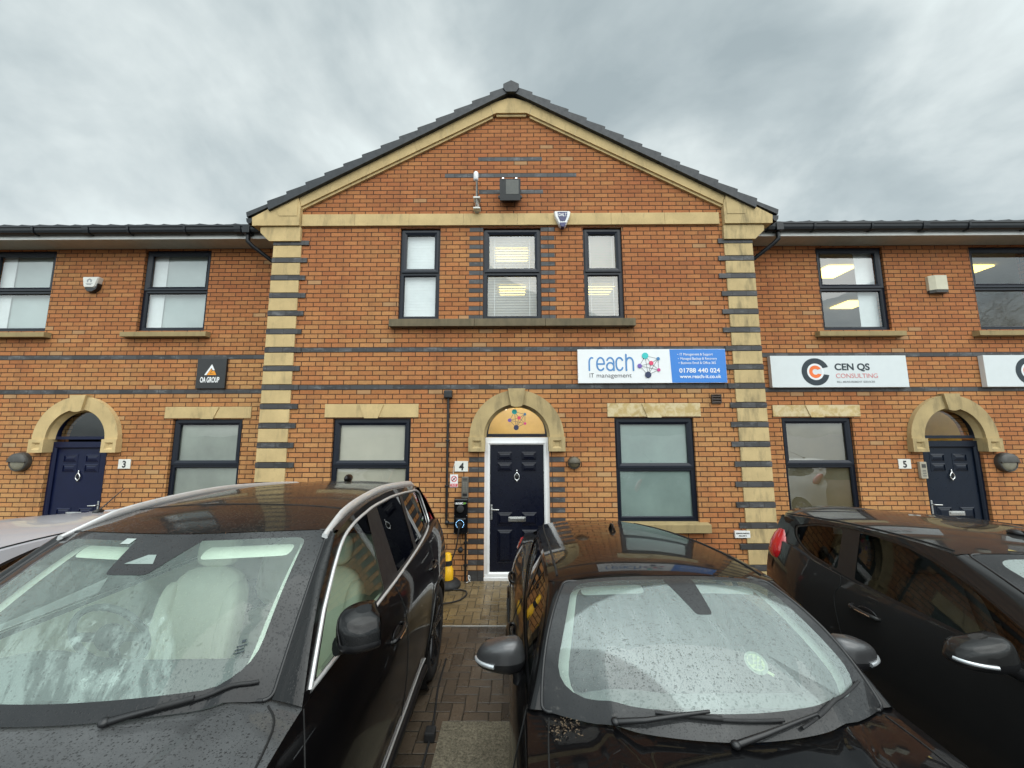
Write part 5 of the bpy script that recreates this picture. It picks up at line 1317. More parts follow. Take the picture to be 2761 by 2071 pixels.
        surf('front_bumper', R, P, [(hw, z) for z in zs]+[(-hw, z) for z in zs[::-1]], NF, st*1.5, (0, -1, 0))
        g = S['grille']; gr = surf('grille', R, M['trim'], rounded([(g[0], g[1]), (g[0], g[2]), (-g[0], g[2]), (-g[0], g[1])], .05), NF, .06, (0, -1, 0), off=.008)
        for sg in (-1, 1):
            h = S['headlamp']; surf('headlamp', R, M['lampclr'], rounded([(sg*h[0], h[2]), (sg*h[1], h[2]+.03), (sg*h[1], h[3]), (sg*h[0], h[3]-.02)], .04), NF, .05, (0, -1, 0), off=.01)
        # underbody, cabin tub
        b = MB(); b.box(-S['ub'], S['ub'], .25, L-.25, .20, .46); b.box(-S['ub']-.02, S['ub']+.02, f0+ar+.04, f1-ar-.04, .24, .50)
        b.box(-S['ub']+.02, S['ub']-.02, .30, S['base'][0]-.08, .46, S['bay']); b.box(-S['ub'], S['ub'], S['boot'], L-.30, .46, S['bootz']); lbuild(b, 'underbody', M['under'], R)
        im = S['im']
        for sg in (-1, 1):
            surf('door_lining', R, im.get('door', M['dash']), [(S['base'][0]+.10, .45), (S['boot'], .45)]+[(y, s.zt(y)-.008) for y in np.linspace(S['boot'], S['base'][0]+.35, 14)], lambda y, z, sg=sg: (sg*(s.W(y, z)-.055), y, z), .12, (-sg, 0, 0))
        yy0 = s.yh(0)+.06
        surf('headlining', R, im.get('head', M['headl']), [(-s.wr(yy0+.1)+.05, yy0+.12), (s.wr(yy0+.1)-.05, yy0+.12), (s.wr(yR-.3)-.06, yR-.25), (-s.wr(yR-.3)+.06, yR-.25)], lambda w, y: (w, y, s.roofz(w, y)-.035), .12, (0, 0, -1))
        # dashboard
        b = MB(); rings = []; dw = S['dw']; dy, dz = S['dash']
        for w in np.linspace(-dw, dw, 17):
            yb = s.yb(w); hp = S.get('hood_h', .03)*math.exp(-((w-S['drv'])/.20)**2); e = 1-.5*(abs(w)/dw)**8
            zb = s.hoodz(w, min(yb, S['cowl']))-.03
            rings.append([(w, yb+.02, zb-.03), (w, yb+.14, zb+.0+hp*.2), (w, yb+.32, dz+hp*e), (w, dy-.10, dz+.005+hp*e), (w, dy, dz-.05), (w, dy+.03, dz-.16), (w, dy-.05, .62), (w, dy-.18, .46), (w, yb+.02, .46)])
        skin(b, rings); lbuild(b, 'dashboard', im['dash'], R)
        b = MB(); sx = S['drv']; sy, sz = dy+.17, dz-S.get('whl', .055)
        def whl(a, r, o=0): return (sx+r*math.cos(a), sy+o-r*math.sin(a)*.36, sz+r*math.sin(a)*.93)
        b.tube([whl(2*math.pi*k/32, .182) for k in range(33)], .0155, 8, cap=False)
        for a in (0, math.pi, -math.pi/2): b.tube([whl(a, .05), whl(a, .175)], .02, 6)
        b.ball((sx, sy, sz), (.075, .035, .065), 16); lbuild(b, 'steering_wheel', im['wheel'], R)
        # seats
        for row, ys_ in enumerate(S['seats']):
            for w in (S['sx'], -S['sx']):
                b = MB(); sd = S.get('sz', .0)
                pillow(b, (w, ys_-.12, .56+sd), (.25, .27, .085), -.12); pillow(b, (w, ys_+.20, .88+sd), (.25, .085, .33), .26)
                for q in (-1, 1): pillow(b, (w+q*.205, ys_+.165, .86+sd), (.055, .085, .27), .26)
                so = lbuild(b, 'seat', im['seat'], R)
                b = MB(); pillow(b, (w, ys_+.315, 1.295+sd), (.135, .055, .105), .18); lbuild(b, 'headrest', im['seat'], so)
        b = MB(); pillow(b, (0, S['rearseat']-.15, .60), (S['ub']-.02, .28, .10), -.1); pillow(b, (0, S['rearseat']+.18, .92), (S['ub']-.02, .10, .32), .35); lbuild(b, 'rear_seat', im['seat'], R)
        # sun visors, rear-view mirror
        for sg in (-1, 1):
            if S.get('visor'):
                v0, v1, w0, w1 = S['visor']; surf('sun_visor', R, im.get('visor', M['headl']), rounded([(sg*w0, v0), (sg*w1, v0), (sg*w1, v1), (sg*w0, v1)], .03), lambda w, v: tuple(np.array(s.screen(w, v))+np.array((0, .05, -.035))), .06, (0, -.4, .9))
        # wheels
        for sg in (-1, 1):
            for yc in (f0, f1): s.wheel(sg, yc)
        # fuller things
        for e in S.get('extras', ()): e(s)
        return s
    def wheel(s, sg, yc):
        S = s.S; rt, rr, wd = S['tyre']; xo = S['track']
        b = MB(); p = [(rr-.01, -.02), (rr+.01, .0), (rt-.03, .008), (rt-.008, -.012), (rt, -.04), (rt, -wd+.04), (rt-.01, -wd+.01), (rr, -wd)]
        b.lathe([(r, sg*(xo+h)) for r, h in p], (0, yc, rt), 'X', 40); ty = lbuild(b, 'wheel', M['tyre'], s.root)
        b = MB(); b.lathe([(rr, sg*(xo-.015)), (rr-.012, sg*(xo-.002)), (rr-.022, sg*(xo-.012)), (rr-.03, sg*(xo-.10))], (0, yc, rt), 'X', 40)
        n = S.get('spokes', 5)
        for k in range(n):
            for q in ((-1, 1) if S.get('twin') else (0,)):
                a = 2*math.pi*(k+.15)/n; a2 = a+q*.20; a1 = a+q*.30
                def pt(r, an, h): return (sg*(xo+h), yc+r*math.cos(an), rt+r*math.sin(an))
                ww = .055 if S.get('twin') else .10
                ring = []
                for r, an, h, w2 in ((.05, a1, -.035, ww), (rr*.55, a+q*.16, -.020, ww*.75), (rr-.018, a2, -.012, ww*.9)):
                    t = Vector((0, -math.sin(an), math.cos(an)))*w2/2; c = Vector(pt(r, an, h)); o = Vector((sg*.02, 0, 0))
                    ring.append([tuple(c-t), tuple(c-t*.55+o), tuple(c+t*.55+o), tuple(c+t), tuple(c+t-o*2), tuple(c-t-o*2)])
                skin(b, ring)
        b.lathe([(.075, sg*(xo-.06)), (.07, sg*(xo-.018)), (.03, sg*(xo-.008)), (0, sg*(xo-.008))], (0, yc, rt), 'X', 20)
        lbuild(b, 'rim', S.get('rimm', M['rim']), ty)
        b = MB(); b.lathe([(rr-.06, sg*(xo-.11)), (0, sg*(xo-.11))], (0, yc, rt), 'X', 24); lbuild(b, 'brake_disc', M['under'], ty)
        b = MB(); b.lathe([(S['arch']+.005, sg*(xo-.01)), (S['arch']+.005, sg*(xo-.30)), (0, sg*(xo-.30))], (0, yc, S['wr']), 'X', 30); lbuild(b, 'wheel_housing', M['under'], s.root)
def wiper(name, s, parent, pivot, arm, blade0, blade1, h=.03):
    """wiper lying on the windscreen; points are (w, v) of the screen"""
    def on(p, o): q = s.screen(*p); return (q[0], q[1]-o*.45, q[2]+o*.85)
    b = MB(); b.tube([on(pivot, .012), on(((pivot[0]*.7+arm[0]*.3), (pivot[1]*.7+arm[1]*.3)), h), on(arm, h)], [.012, .010, .006], 6)
    b.ball(on(pivot, .015), (.018, .018, .014), 10); o = lbuild(b, name, M['trim'], parent)
    n = 14; P = [(blade0[0]+(blade1[0]-blade0[0])*k/n, blade0[1]+(blade1[1]-blade0[1])*k/n) for k in range(n+1)]
    b = MB(); b.tube([on(p, .012) for p in P], .0065, 6); mid = P[3:8]; b.tube([on(p, .020) for p in mid], .009, 6)
    lbuild(b, 'wiper_blade', M['rubber'], o); return o
# ------------------------------------------------------------------ car paints and glasses
P_SUV = paint('wet_black_paint', (0.0030, 0.0027, 0.0030), 0, 0.3, 0.35, 70, sky_sheen=.012)
P_SUVH = paint('rain_beaded_black_paint', (0.0040, 0.0036, 0.0040), 0, 0.3, 0.9, 92, sky_sheen=.085)
P_BLK = paint('black_paint', (0.0030, 0.0030, 0.0034), 0, 0.3, 0.0, 90, dust=0.08)
P_GRY = paint('dark_grey_metallic_paint', (0.017, 0.0168, 0.0168), 0.0, 0.4, 0.0, 90)
P_SIL = paint('silver_metallic_paint', (0.40, 0.40, 0.43), 0.15, 0.4, 0.0, 90, flake=0.05)
P_CAP = paint('grey_mirror_cap_paint', (0.075, 0.075, 0.078), 0.5, 0.35)
M['tint'] = carglass('privacy_glass', (0.035, 0.040, 0.038), 1.55); M['sidegl'] = carglass('green_side_glass', (0.62, 0.72, 0.66), 1.55); M['sidedk'] = carglass('smoked_side_glass', (0.42, 0.47, 0.44), 1.45)
def circ(t, ux, uy, cx, cy, r, soft=.008):
    dx_, dy_ = t.math('SUBTRACT', ux, cx), t.math('SUBTRACT', uy, cy)
    return t.maprange(t.math('SQRT', t.math('ADD', t.math('MULTIPLY', dx_, dx_), t.math('MULTIPLY', dy_, dy_))), r+soft, r-soft)
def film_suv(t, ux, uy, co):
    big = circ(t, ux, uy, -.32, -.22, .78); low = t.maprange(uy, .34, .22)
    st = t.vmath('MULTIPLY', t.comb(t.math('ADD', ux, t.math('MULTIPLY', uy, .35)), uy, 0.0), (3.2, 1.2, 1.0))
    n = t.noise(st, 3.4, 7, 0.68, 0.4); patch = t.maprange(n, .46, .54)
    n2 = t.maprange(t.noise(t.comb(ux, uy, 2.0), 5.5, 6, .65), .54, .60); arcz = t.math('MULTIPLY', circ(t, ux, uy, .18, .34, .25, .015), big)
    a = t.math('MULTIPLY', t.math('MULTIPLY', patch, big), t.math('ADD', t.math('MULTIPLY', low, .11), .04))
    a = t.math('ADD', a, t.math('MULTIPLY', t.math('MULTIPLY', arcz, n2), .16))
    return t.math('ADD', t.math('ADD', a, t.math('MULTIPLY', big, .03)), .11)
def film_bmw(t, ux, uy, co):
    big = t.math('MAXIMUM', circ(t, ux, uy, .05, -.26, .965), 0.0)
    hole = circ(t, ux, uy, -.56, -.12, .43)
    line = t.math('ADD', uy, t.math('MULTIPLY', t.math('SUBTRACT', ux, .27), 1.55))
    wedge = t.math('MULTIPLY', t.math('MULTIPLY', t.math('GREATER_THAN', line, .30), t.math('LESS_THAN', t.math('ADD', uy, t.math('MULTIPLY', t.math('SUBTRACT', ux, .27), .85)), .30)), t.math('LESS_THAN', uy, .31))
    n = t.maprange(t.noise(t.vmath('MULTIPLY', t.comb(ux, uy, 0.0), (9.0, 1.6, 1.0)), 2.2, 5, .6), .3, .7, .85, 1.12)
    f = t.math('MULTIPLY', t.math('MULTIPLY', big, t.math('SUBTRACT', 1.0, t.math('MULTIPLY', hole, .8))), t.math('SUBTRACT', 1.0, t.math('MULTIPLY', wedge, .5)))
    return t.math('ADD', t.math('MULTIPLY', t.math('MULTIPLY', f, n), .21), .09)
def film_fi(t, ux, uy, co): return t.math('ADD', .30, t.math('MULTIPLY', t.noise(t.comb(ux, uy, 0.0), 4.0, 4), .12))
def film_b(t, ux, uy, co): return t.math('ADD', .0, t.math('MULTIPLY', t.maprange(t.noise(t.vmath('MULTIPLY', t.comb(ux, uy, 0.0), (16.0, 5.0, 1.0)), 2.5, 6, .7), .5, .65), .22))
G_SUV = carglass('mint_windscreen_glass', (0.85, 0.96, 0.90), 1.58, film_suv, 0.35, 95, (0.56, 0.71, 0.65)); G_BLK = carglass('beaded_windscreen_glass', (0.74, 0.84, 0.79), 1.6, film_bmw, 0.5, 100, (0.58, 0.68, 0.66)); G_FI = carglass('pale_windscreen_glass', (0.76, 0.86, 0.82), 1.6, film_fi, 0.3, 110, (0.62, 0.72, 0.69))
S_WEDGE = -.14
def mirror(s, sg, c, hs, yaw, cap, indicator=True, stalk=None):
    """door mirror: painted shell, dark lower half, mirror glass, foot"""
    R = s.root; ca, sa = math.cos(yaw), math.sin(yaw)
    def tr(p): return (sg*(c[0]+p[0]*ca-p[1]*sa), c[1]+p[0]*sa+p[1]*ca, c[2]+p[2])
    def shell(z0, z1, k=1.0):
        b = MB(); rings = []; m = 12
        for j in range(m+1):
            z = z0+(z1-z0)*j/m; q = max(0, 1-abs(z)**3.4)**(1/3.4)
            ring = []
            for i in range(28):
                th = 2*math.pi*i/28; cx_, cy_ = math.cos(th), math.sin(th)
                x = math.copysign(abs(cx_)**.85, cx_)*hs[0]*q*k*(1+S_WEDGE*z); y = (math.copysign(abs(cy_)**(.62 if cy_ > 0 else .95), cy_))*hs[1]*q*k
                if y > 0: y = min(y, hs[1]*.55)
                ring.append(tr((x, y, z*hs[2]*(1-.27*(x/hs[0]))-.012*x/hs[0])))
            rings.append(ring)
        skin(b, rings); return b
    o = lbuild(shell(-.25, .995), 'door_mirror', cap, R)
    lbuild(shell(-.995, -.25, .99), 'mirror_base', M['trim'], o)
    b = MB(); n = 20; v = [tr((hs[0]*.80*math.copysign(abs(math.cos(2*math.pi*k/n))**.6, math.cos(2*math.pi*k/n)), hs[1]*.57, hs[2]*.74*math.copysign(abs(math.sin(2*math.pi*k/n))**.6, math.sin(2*math.pi*k/n)))) for k in range(n)]
    b.add(v, [tuple(range(n))]); lbuild(b, 'mirror_glass', M['mirrorglass'], o)
    if indicator:
        pts = []
        for k in range(9):
            th = math.radians(-172+k*9.5); pts.append((-hs[0]*1.0*math.cos(th)*1.0, -hs[1]*abs(math.sin(th))**.95-.004, -hs[2]*(.30+.05*k/9)))
        b = MB(); b.tube([tr(p) for p in pts], indicator if isinstance(indicator, float) else .011, 6); lbuild(b, 'indicator', M['lampclr'], o)
    b = MB(); p0 = tr((-hs[0]*.75, 0, -hs[2]*.80)); q = stalk or (sg*s.W(c[1]-.04, c[2]-.10), c[1]-.02, c[2]-.12)
    mid = tuple((a+d_)/2 for a, d_ in zip(p0, q)); b.tube([p0, (mid[0], mid[1], mid[2]-.01), q], [.034, .030, .036], 10); lbuild(b, 'mirror_foot', M['trim'], o)
    return o
INT_PALE = dict(lin=simple('pale_pillar_trim', (0.42, 0.43, 0.38), 0.7), dash=M['dash'], seat=M['leather'], head=M['headl'], door=M['leather'], wheel=M['dash'], visor=simple('pale_visor', (0.52, 0.53, 0.46), 0.6))
INT_DARK = dict(visor=simple('grey_visor', (0.24, 0.25, 0.24), 0.7), lin=simple('grey_pillar_trim', (0.40, 0.41, 0.38), 0.7), dash=M['greyd'], seat=M['cloth'], head=M['headl'], door=M['dash'], wheel=M['cloth'])

M['camwin'] = simple('mint_camera_window', (0.22, 0.27, 0.25), 0.3); M['paperdim'] = simple('pale_paper', (0.33, 0.38, 0.36), 0.6)
# ------------------------------------------------------------------ big black estate (left of the gap)
def x_suv(s):
    mirror(s, 1, (.985, 1.82, 1.335), (.084, .105, .077), -1.05, P_BLK, False, (.885, 1.80, 1.275)); mirror(s, -1, (.985, 1.82, 1.335), (.084, .105, .077), -1.05, P_BLK, False, (-.885, 1.80, 1.275))
    wiper('wiper', s, s.root, (.27, -.008), (.48, .022), (.33, .002), (.685, .050), .018)
    b = MB(); b.ball((0.05, 3.95, s.roofz(0, 3.95)+.025), (.03, .085, .04), 14); lbuild(b, 'roof_fin', P_SUV, s.root)
    b = MB(); 
    for k in range(3): b.box(.555, .590-.006*(k % 2), 0, .001, .150+.011*k, .153+.011*k)
    b.box(.566, .578, 0, .001, .185, .195)
    def on(p): q = s.screen(p[0], p[2]); return (q[0], q[1]-.002, q[2]+.003)
    b2 = MB(); b2.add([on(p) for p in b.v], b.f); lbuild(b2, 'glass_print', M['ink_slate'], s.root)
    # tall slim tail lamps follow the rear pillar
SUV = dict(L=4.95, axle=(.87, 3.85), wr=.378, arch=.425, sill=.27, ys=(.10, 4.90), hw=.80, nose=.06, nosek=.22, hend=1.585, step=.05,
    plan=[(.05, .76), (.3, .87), (.7, .945), (1.3, .962), (2.5, .965), (3.6, .966), (4.3, .945), (4.7, .895), (4.93, .80)],
    inset=[(.20, .075), (.40, .028), (.58, .004), (.75, .0), (.90, .008), (1.02, .030), (1.12, .064), (1.20, .102), (1.30, .14)],
    zt=[(.1, .86), (.35, .99), (.7, 1.07), (1.1, 1.13), (1.5, 1.178), (1.8, 1.19), (2.6, 1.19), (3.6, 1.187), (4.2, 1.198), (4.7, 1.17), (4.93, 1.05)],
    hood=[(.05, .88), (.3, .985), (.7, 1.072), (1.1, 1.138), (1.5, 1.198), (1.8, 1.24)], creases=((spl([(.2, .42), (1.5, .60)]), .045, .014),),
    zc=[(1.9, 1.635), (2.05, 1.668), (2.4, 1.732), (2.75, 1.757), (3.2, 1.757), (3.6, 1.728), (4.2, 1.668), (4.6, 1.605)], crown=.055, wb=[(1.3, .862), (2.6, .862), (3.4, .845), (4.0, .81), (4.4, .76), (4.7, .70)], lean=.36, lean2=0.0, gz=1.2,
    base=(1.48, .22), head=(2.05, .33), cowl=1.72, slen=.735, sw=(.745, .655), swb=.008, bulge=.035, cr=(.10, .02), glass=[(.650, .055), (.580, .688)], gr=[.14, .05], sb=.008,
    pline=[(1.575, 1.19), (1.80, 1.40), (1.98, 1.515), (2.15, 1.634)],
    dlo=rounded([(1.635, 1.207), (1.86, 1.388), (2.037, 1.501), (2.212, 1.600), (2.412, 1.640), (2.754, 1.665), (3.20, 1.660), (3.564, 1.635), (4.181, 1.574), (4.42, 1.50), (4.462, 1.255), (4.39, 1.196), (3.737, 1.192), (2.755, 1.192)], [0, 0, 0, .1, .1, .1, .1, .1, .1, .06, .06, .04, 0, 0]),
    panes=[(rounded([(1.70, 1.212), (1.90, 1.378), (2.06, 1.488), (2.235, 1.588), (2.42, 1.625), (2.64, 1.645), (2.555, 1.212)], .012), M['sidegl']),
           (rounded([(2.86, 1.212), (2.845, 1.648), (3.2, 1.645), (3.455, 1.628), (3.40, 1.212)], .012), M['tint']),
           (rounded([(3.50, 1.212), (3.54, 1.622), (4.17, 1.558), (4.39, 1.49), (4.43, 1.26), (4.37, 1.212)], .02), M['tint'])],
    dtrim=(.0095, M['alu']), rails=(2.13, 4.45, .045, .034), rend=4.55, gend=4.62, dpil=[(4.60, 1.45), (4.66, 1.30), (4.68, 1.20)], rk=.06,
    tail=[(.40, 4.90), (.7, 4.94), (1.0, 4.88), (1.2, 4.78), (1.4, 4.68), (1.58, 4.53)], tailw=[(.4, .86), (.9, .87), (1.2, .80), (1.58, .66)], tk=.20, rearwin=(1.2, 1.5), rearglass=M['tint'],
    taillight=[(.80, 4.64, 1.02, .05, .06), (.765, 4.66, 1.15, .035, .05), (.715, 4.62, 1.32, .014, .045), (.66, 4.58, 1.46, .008, .04)],
    front=[(.28, .12), (.5, .02), (.75, .0), (.92, .05)], grille=(.42, .55, .85), headlamp=(.50, .76, .72, .88), ub=.66, bay=.92, boot=4.25, bootz=1.05, dw=.70, dash=(2.02, 1.165), drv=-.41, whl=.03, hood_h=.045, seats=(2.58,), sx=.39, sz=.06, rearseat=3.60, im=INT_PALE, visor=(.60, .675, .14, .52),
    hoodm=P_SUVH, stickout=True, stick=(([(-.115, .555), (.015, .555), (-.008, .605), (-.045, .605)], M['camwin']), ([(-.245, .665), (-.195, .665), (-.19, .70), (-.24, .70)], M['paperdim'])), glassm=G_SUV, fritm=paint('wet_black_border', (.006, .006, .007), 0, .2, .4, 75, sky_sheen=.04), sensor=([(-.185, .71), (.15, .71), (.03, .50), (-.155, .50)],), tyre=(.378, .275, .27), track=.955, spokes=5, twin=True, rimm=M['rimk'], handles=((2.52, .985), (3.62, 1.01)), hchrome=True, sillchrome=True, lipm=P_SUV,
    seams=[[(1.58, 1.18), (1.50, 1.05), (1.42, .8), (1.40, .40)], [(2.70, 1.19), (2.74, 1.0), (2.72, .7), (2.70, .42)], [(3.74, 1.19), (3.76, 1.05), (3.66, .90), (3.50, .72), (3.42, .5)]],
    hoodseams=[[(.80, .35), (.845, .8), (.86, 1.2), (.82, 1.48), (.745, 1.58)]], roofseams=[[(w, 2.45+.10*w*w) for w in np.linspace(-.60, .60, 9)]], extras=(x_suv,))
suv = Car('large wet black estate car with pale seats and chrome roof rails', SUV, -1.585, -.10, 1.3, P_SUV).build()

# ------------------------------------------------------------------ black hatchback with a rain-beaded windscreen
def x_bmw(s):
    for sg in (-1, 1): mirror(s, sg, (.930, 1.70, 1.0), (.128, .075, .074), .22, P_CAP, .011)
    b = MB(); b.tube([(0, 2.86, s.roofz(0, 2.86)-.005), (0.0, 2.94, s.roofz(0, 2.94)+.045), (0, 2.985, s.roofz(0, 2.98)+.05), (0, 3.0, s.roofz(0, 3.0))], [.012, .010, .008, .02], 8); lbuild(b, 'roof_fin', P_BLK, s.root)
    wiper('wiper', s, s.root, (-.46, .005), (-.10, .075), (-.30, .070), (.19, .052), .035); wiper('wiper', s, s.root, (-.04, -.012), (.33, .045), (.25, .022), (.672, .125), .035)
    # dead leaves and grit in the corner of the scuttle
    rr = random.Random(3); b = MB()
    for k in range(110):
        u, v = rr.gauss(0, .034), rr.gauss(0, .026); w_, y_ = -.665+u, 1.235+v; z_ = s.hoodz(w_, y_)+.003+rr.random()*.006; a = rr.random()*6.28; q = .0035+rr.random()*.006
        b.add([(w_+q*math.cos(a), y_+q*math.sin(a), z_), (w_-q*math.sin(a)*.5, y_+q*math.cos(a)*.5, z_+.003), (w_-q*math.cos(a), y_-q*math.sin(a), z_)], [(0, 1, 2)])
    o = lbuild(b, 'leaf_litter', simple('dead_leaf_crumbs', (0.085, 0.058, 0.034), 0.9, var=0.5, vscale=150), s.root, False); o['kind'] = 'stuff'
M['disc_a'] = simple('clear_sticker_rim', (0.26, 0.29, 0.24), 0.5); M['disc_b'] = simple('yellow_green_sticker', (0.50, 0.54, 0.33), 0.5)
BMW = dict(L=4.32, axle=(.78, 3.47), wr=.315, arch=.345, sill=.22, ys=(.10, 4.26), hw=.72, nose=.08, nosek=.30, hend=1.36, step=.045,
    plan=[(.05, .66), (.3, .79), (.7, .862), (1.2, .878), (2.2, .883), (3.3, .882), (3.9, .845), (4.25, .74)],
    inset=[(.18, .07), (.35, .02), (.5, .0), (.65, .0), (.78, .015), (.88, .043), (.96, .08), (1.05, .125), (1.15, .17)],
    zt=[(.1, .66), (.4, .80), (.8, .885), (1.2, .935), (1.6, .958), (2.5, .985), (3.4, 1.04), (4.1, 1.02), (4.25, .95)],
    hood=[(.1, .70), (.4, .86), (.8, .945), (1.15, .990), (1.4, .995)], creases=((spl([(.2, .25), (1.2, .46)]), .05, .012),),
    zc=[(1.7, 1.337), (1.8, 1.353), (2.1, 1.372), (2.5, 1.362), (3.0, 1.320), (3.5, 1.262), (3.95, 1.198)], crown=.055, wb=[(1.2, .80), (2.2, .80), (2.8, .77), (3.4, .715), (4.1, .61)], lean=.44, lean2=0.0, gz=.96,
    base=(1.11, .42), head=(1.80, .06), cowl=1.36, slen=.776, sw=(.742, .575), swb=.034, bulge=.045, cr=(.15, .05), glass=[(.695, .085), (.530, .745)], gr=[.19, .10], sb=.008, seal=.008,
    pline=[(1.36, .955), (1.52, 1.085), (1.68, 1.205), (1.86, 1.298)],
    dlo=rounded([(1.42, .965), (1.60, 1.10), (1.75, 1.205), (1.93, 1.28), (2.3, 1.292), (2.9, 1.250), (3.25, 1.202), (3.42, 1.135), (3.45, 1.06), (3.0, 1.018), (2.4, .993), (1.9, .975)], [0, 0, .05, .1, .1, .1, .1, .06, .05, 0, 0, 0]),
    panes=[(rounded([(1.50, .985), (1.63, 1.09), (1.77, 1.19), (1.94, 1.262), (2.28, 1.275), (2.40, 1.266), (2.36, 1.008)], .012), M['sidedk']), (rounded([(2.46, 1.012), (2.50, 1.262), (2.9, 1.232), (3.22, 1.188), (3.39, 1.125), (3.42, 1.07)], .02), M['sidedk'])],
    ditchy=1.90, ditch=.05, rend=3.95, gend=4.06, dpil=[(4.02, 1.11)], rk=.10,
    tail=[(.30, 4.22), (.5, 4.30), (.8, 4.29), (.95, 4.22), (1.04, 4.13), (1.09, 4.06), (1.143, 3.94)], tailw=[(.3, .76), (.9, .78), (1.05, .66), (1.143, .54)], tk=.18, rearwin=(1.02, 1.125), rearglass=M['sidedk'],
    taillight=[(.70, 4.12, .80, .08, .10), (.70, 4.12, .86, .10, .11), (.68, 4.10, .96, .08, .09)],
    front=[(.20, .12), (.4, .03), (.58, .0), (.70, .06)], grille=(.20, .48, .66), headlamp=(.36, .66, .56, .68), ub=.60, bay=.74, boot=3.75, bootz=.85, dw=.66, dash=(1.64, .89), drv=-.36, seats=(2.20,), sx=.36, sz=-.10, rearseat=3.10, im=INT_DARK, visor=(.66, .73, .14, .48),
    glassm=G_BLK, fritm=paint('dusty_black_border', (.010, .010, .011), 0, .3, .25, 110, dust=.5), sensor=([(-.03, .745), (.135, .745), (.125, .50), (.045, .50)],),
    stick=((arc(.205, .265, .050, 0, 354, 24), M['disc_a']), (arc(.205, .267, .037, 0, 354, 24), M['disc_b']), ([(.230, .222), (.250, .205), (.262, .214), (.240, .230)], M['disc_b'])),
    tyre=(.315, .215, .21), track=.868, spokes=5, twin=True, rimm=M['rim'], handles=((2.30, .82), (3.22, .85)), lip=.010,
    seams=[[(1.37, .95), (1.30, .85), (1.28, .6), (1.30, .35)], [(2.43, .985), (2.46, .8), (2.44, .35)], [(3.42, 1.02), (3.38, .85), (3.16, .62), (3.08, .40)]],
    hoodseams=[[(.66, .45), (.74, .8), (.735, 1.1), (.715, 1.30)]], extras=(x_bmw,))
bmw = Car('glossy black hatchback with two wipers on its rain beaded windscreen', BMW, .872, .50, .6, P_BLK).build()

# ------------------------------------------------------------------ small hatchbacks
def hatch_extras(antenna, sticker):
    def f(s):
        for sg in (-1, 1): mirror(s, sg, (1.045, 1.78, 1.085), (.140, .085, .072), .12, s.pm, .010)
        ay = antenna[0]; z = s.roofz(0, ay); b = MB(); b.ball((0, ay, z+.01), (.03, .05, .022), 12); o = lbuild(b, 'aerial_foot', M['trim'], s.root)
        b = MB(); b.tube([(0, ay, z+.015), (0, ay+antenna[1], z+antenna[2])], [.006, .0035], 6); lbuild(b, 'aerial_rod', M['trim'], o)
        if sticker:
            q = lambda w, z_: (w, 3.66-.02, z_)
            b = MB(); b.box(-.18, .12, 3.58, 3.582, 1.185, 1.262); o = lbuild(b, 'window_sticker', M['signw'], s.root)
            b = MB(); b.lathe([(.026, 3.5785), (.014, 3.5785)], (-.02, 0, 1.223), 'Y', 18); b.box(.02, .10, 3.578, 3.5795, 1.215, 1.235); lbuild(b, 'sticker_print', M['ink_slate'], o)
        # roof-edge spoiler
        b = MB(); rings = []
        for w in np.linspace(-.60, .60, 17):
            e = 1-(abs(w)/.63)**6*.6; z = s.roofz(w, 3.70); yy = 3.68-.12*(abs(w)/.6)**3
            rings.append([(w, yy-.04, z-.004), (w, yy+.06, z+.010*e), (w, yy+.165*e, z+.002), (w, yy+.170*e, z-.022), (w, yy+.08, z-.045), (w, yy-.02, z-.06)])
        skin(b, rings); lbuild(b, 'roof_spoiler', s.pm, s.root)
    return f
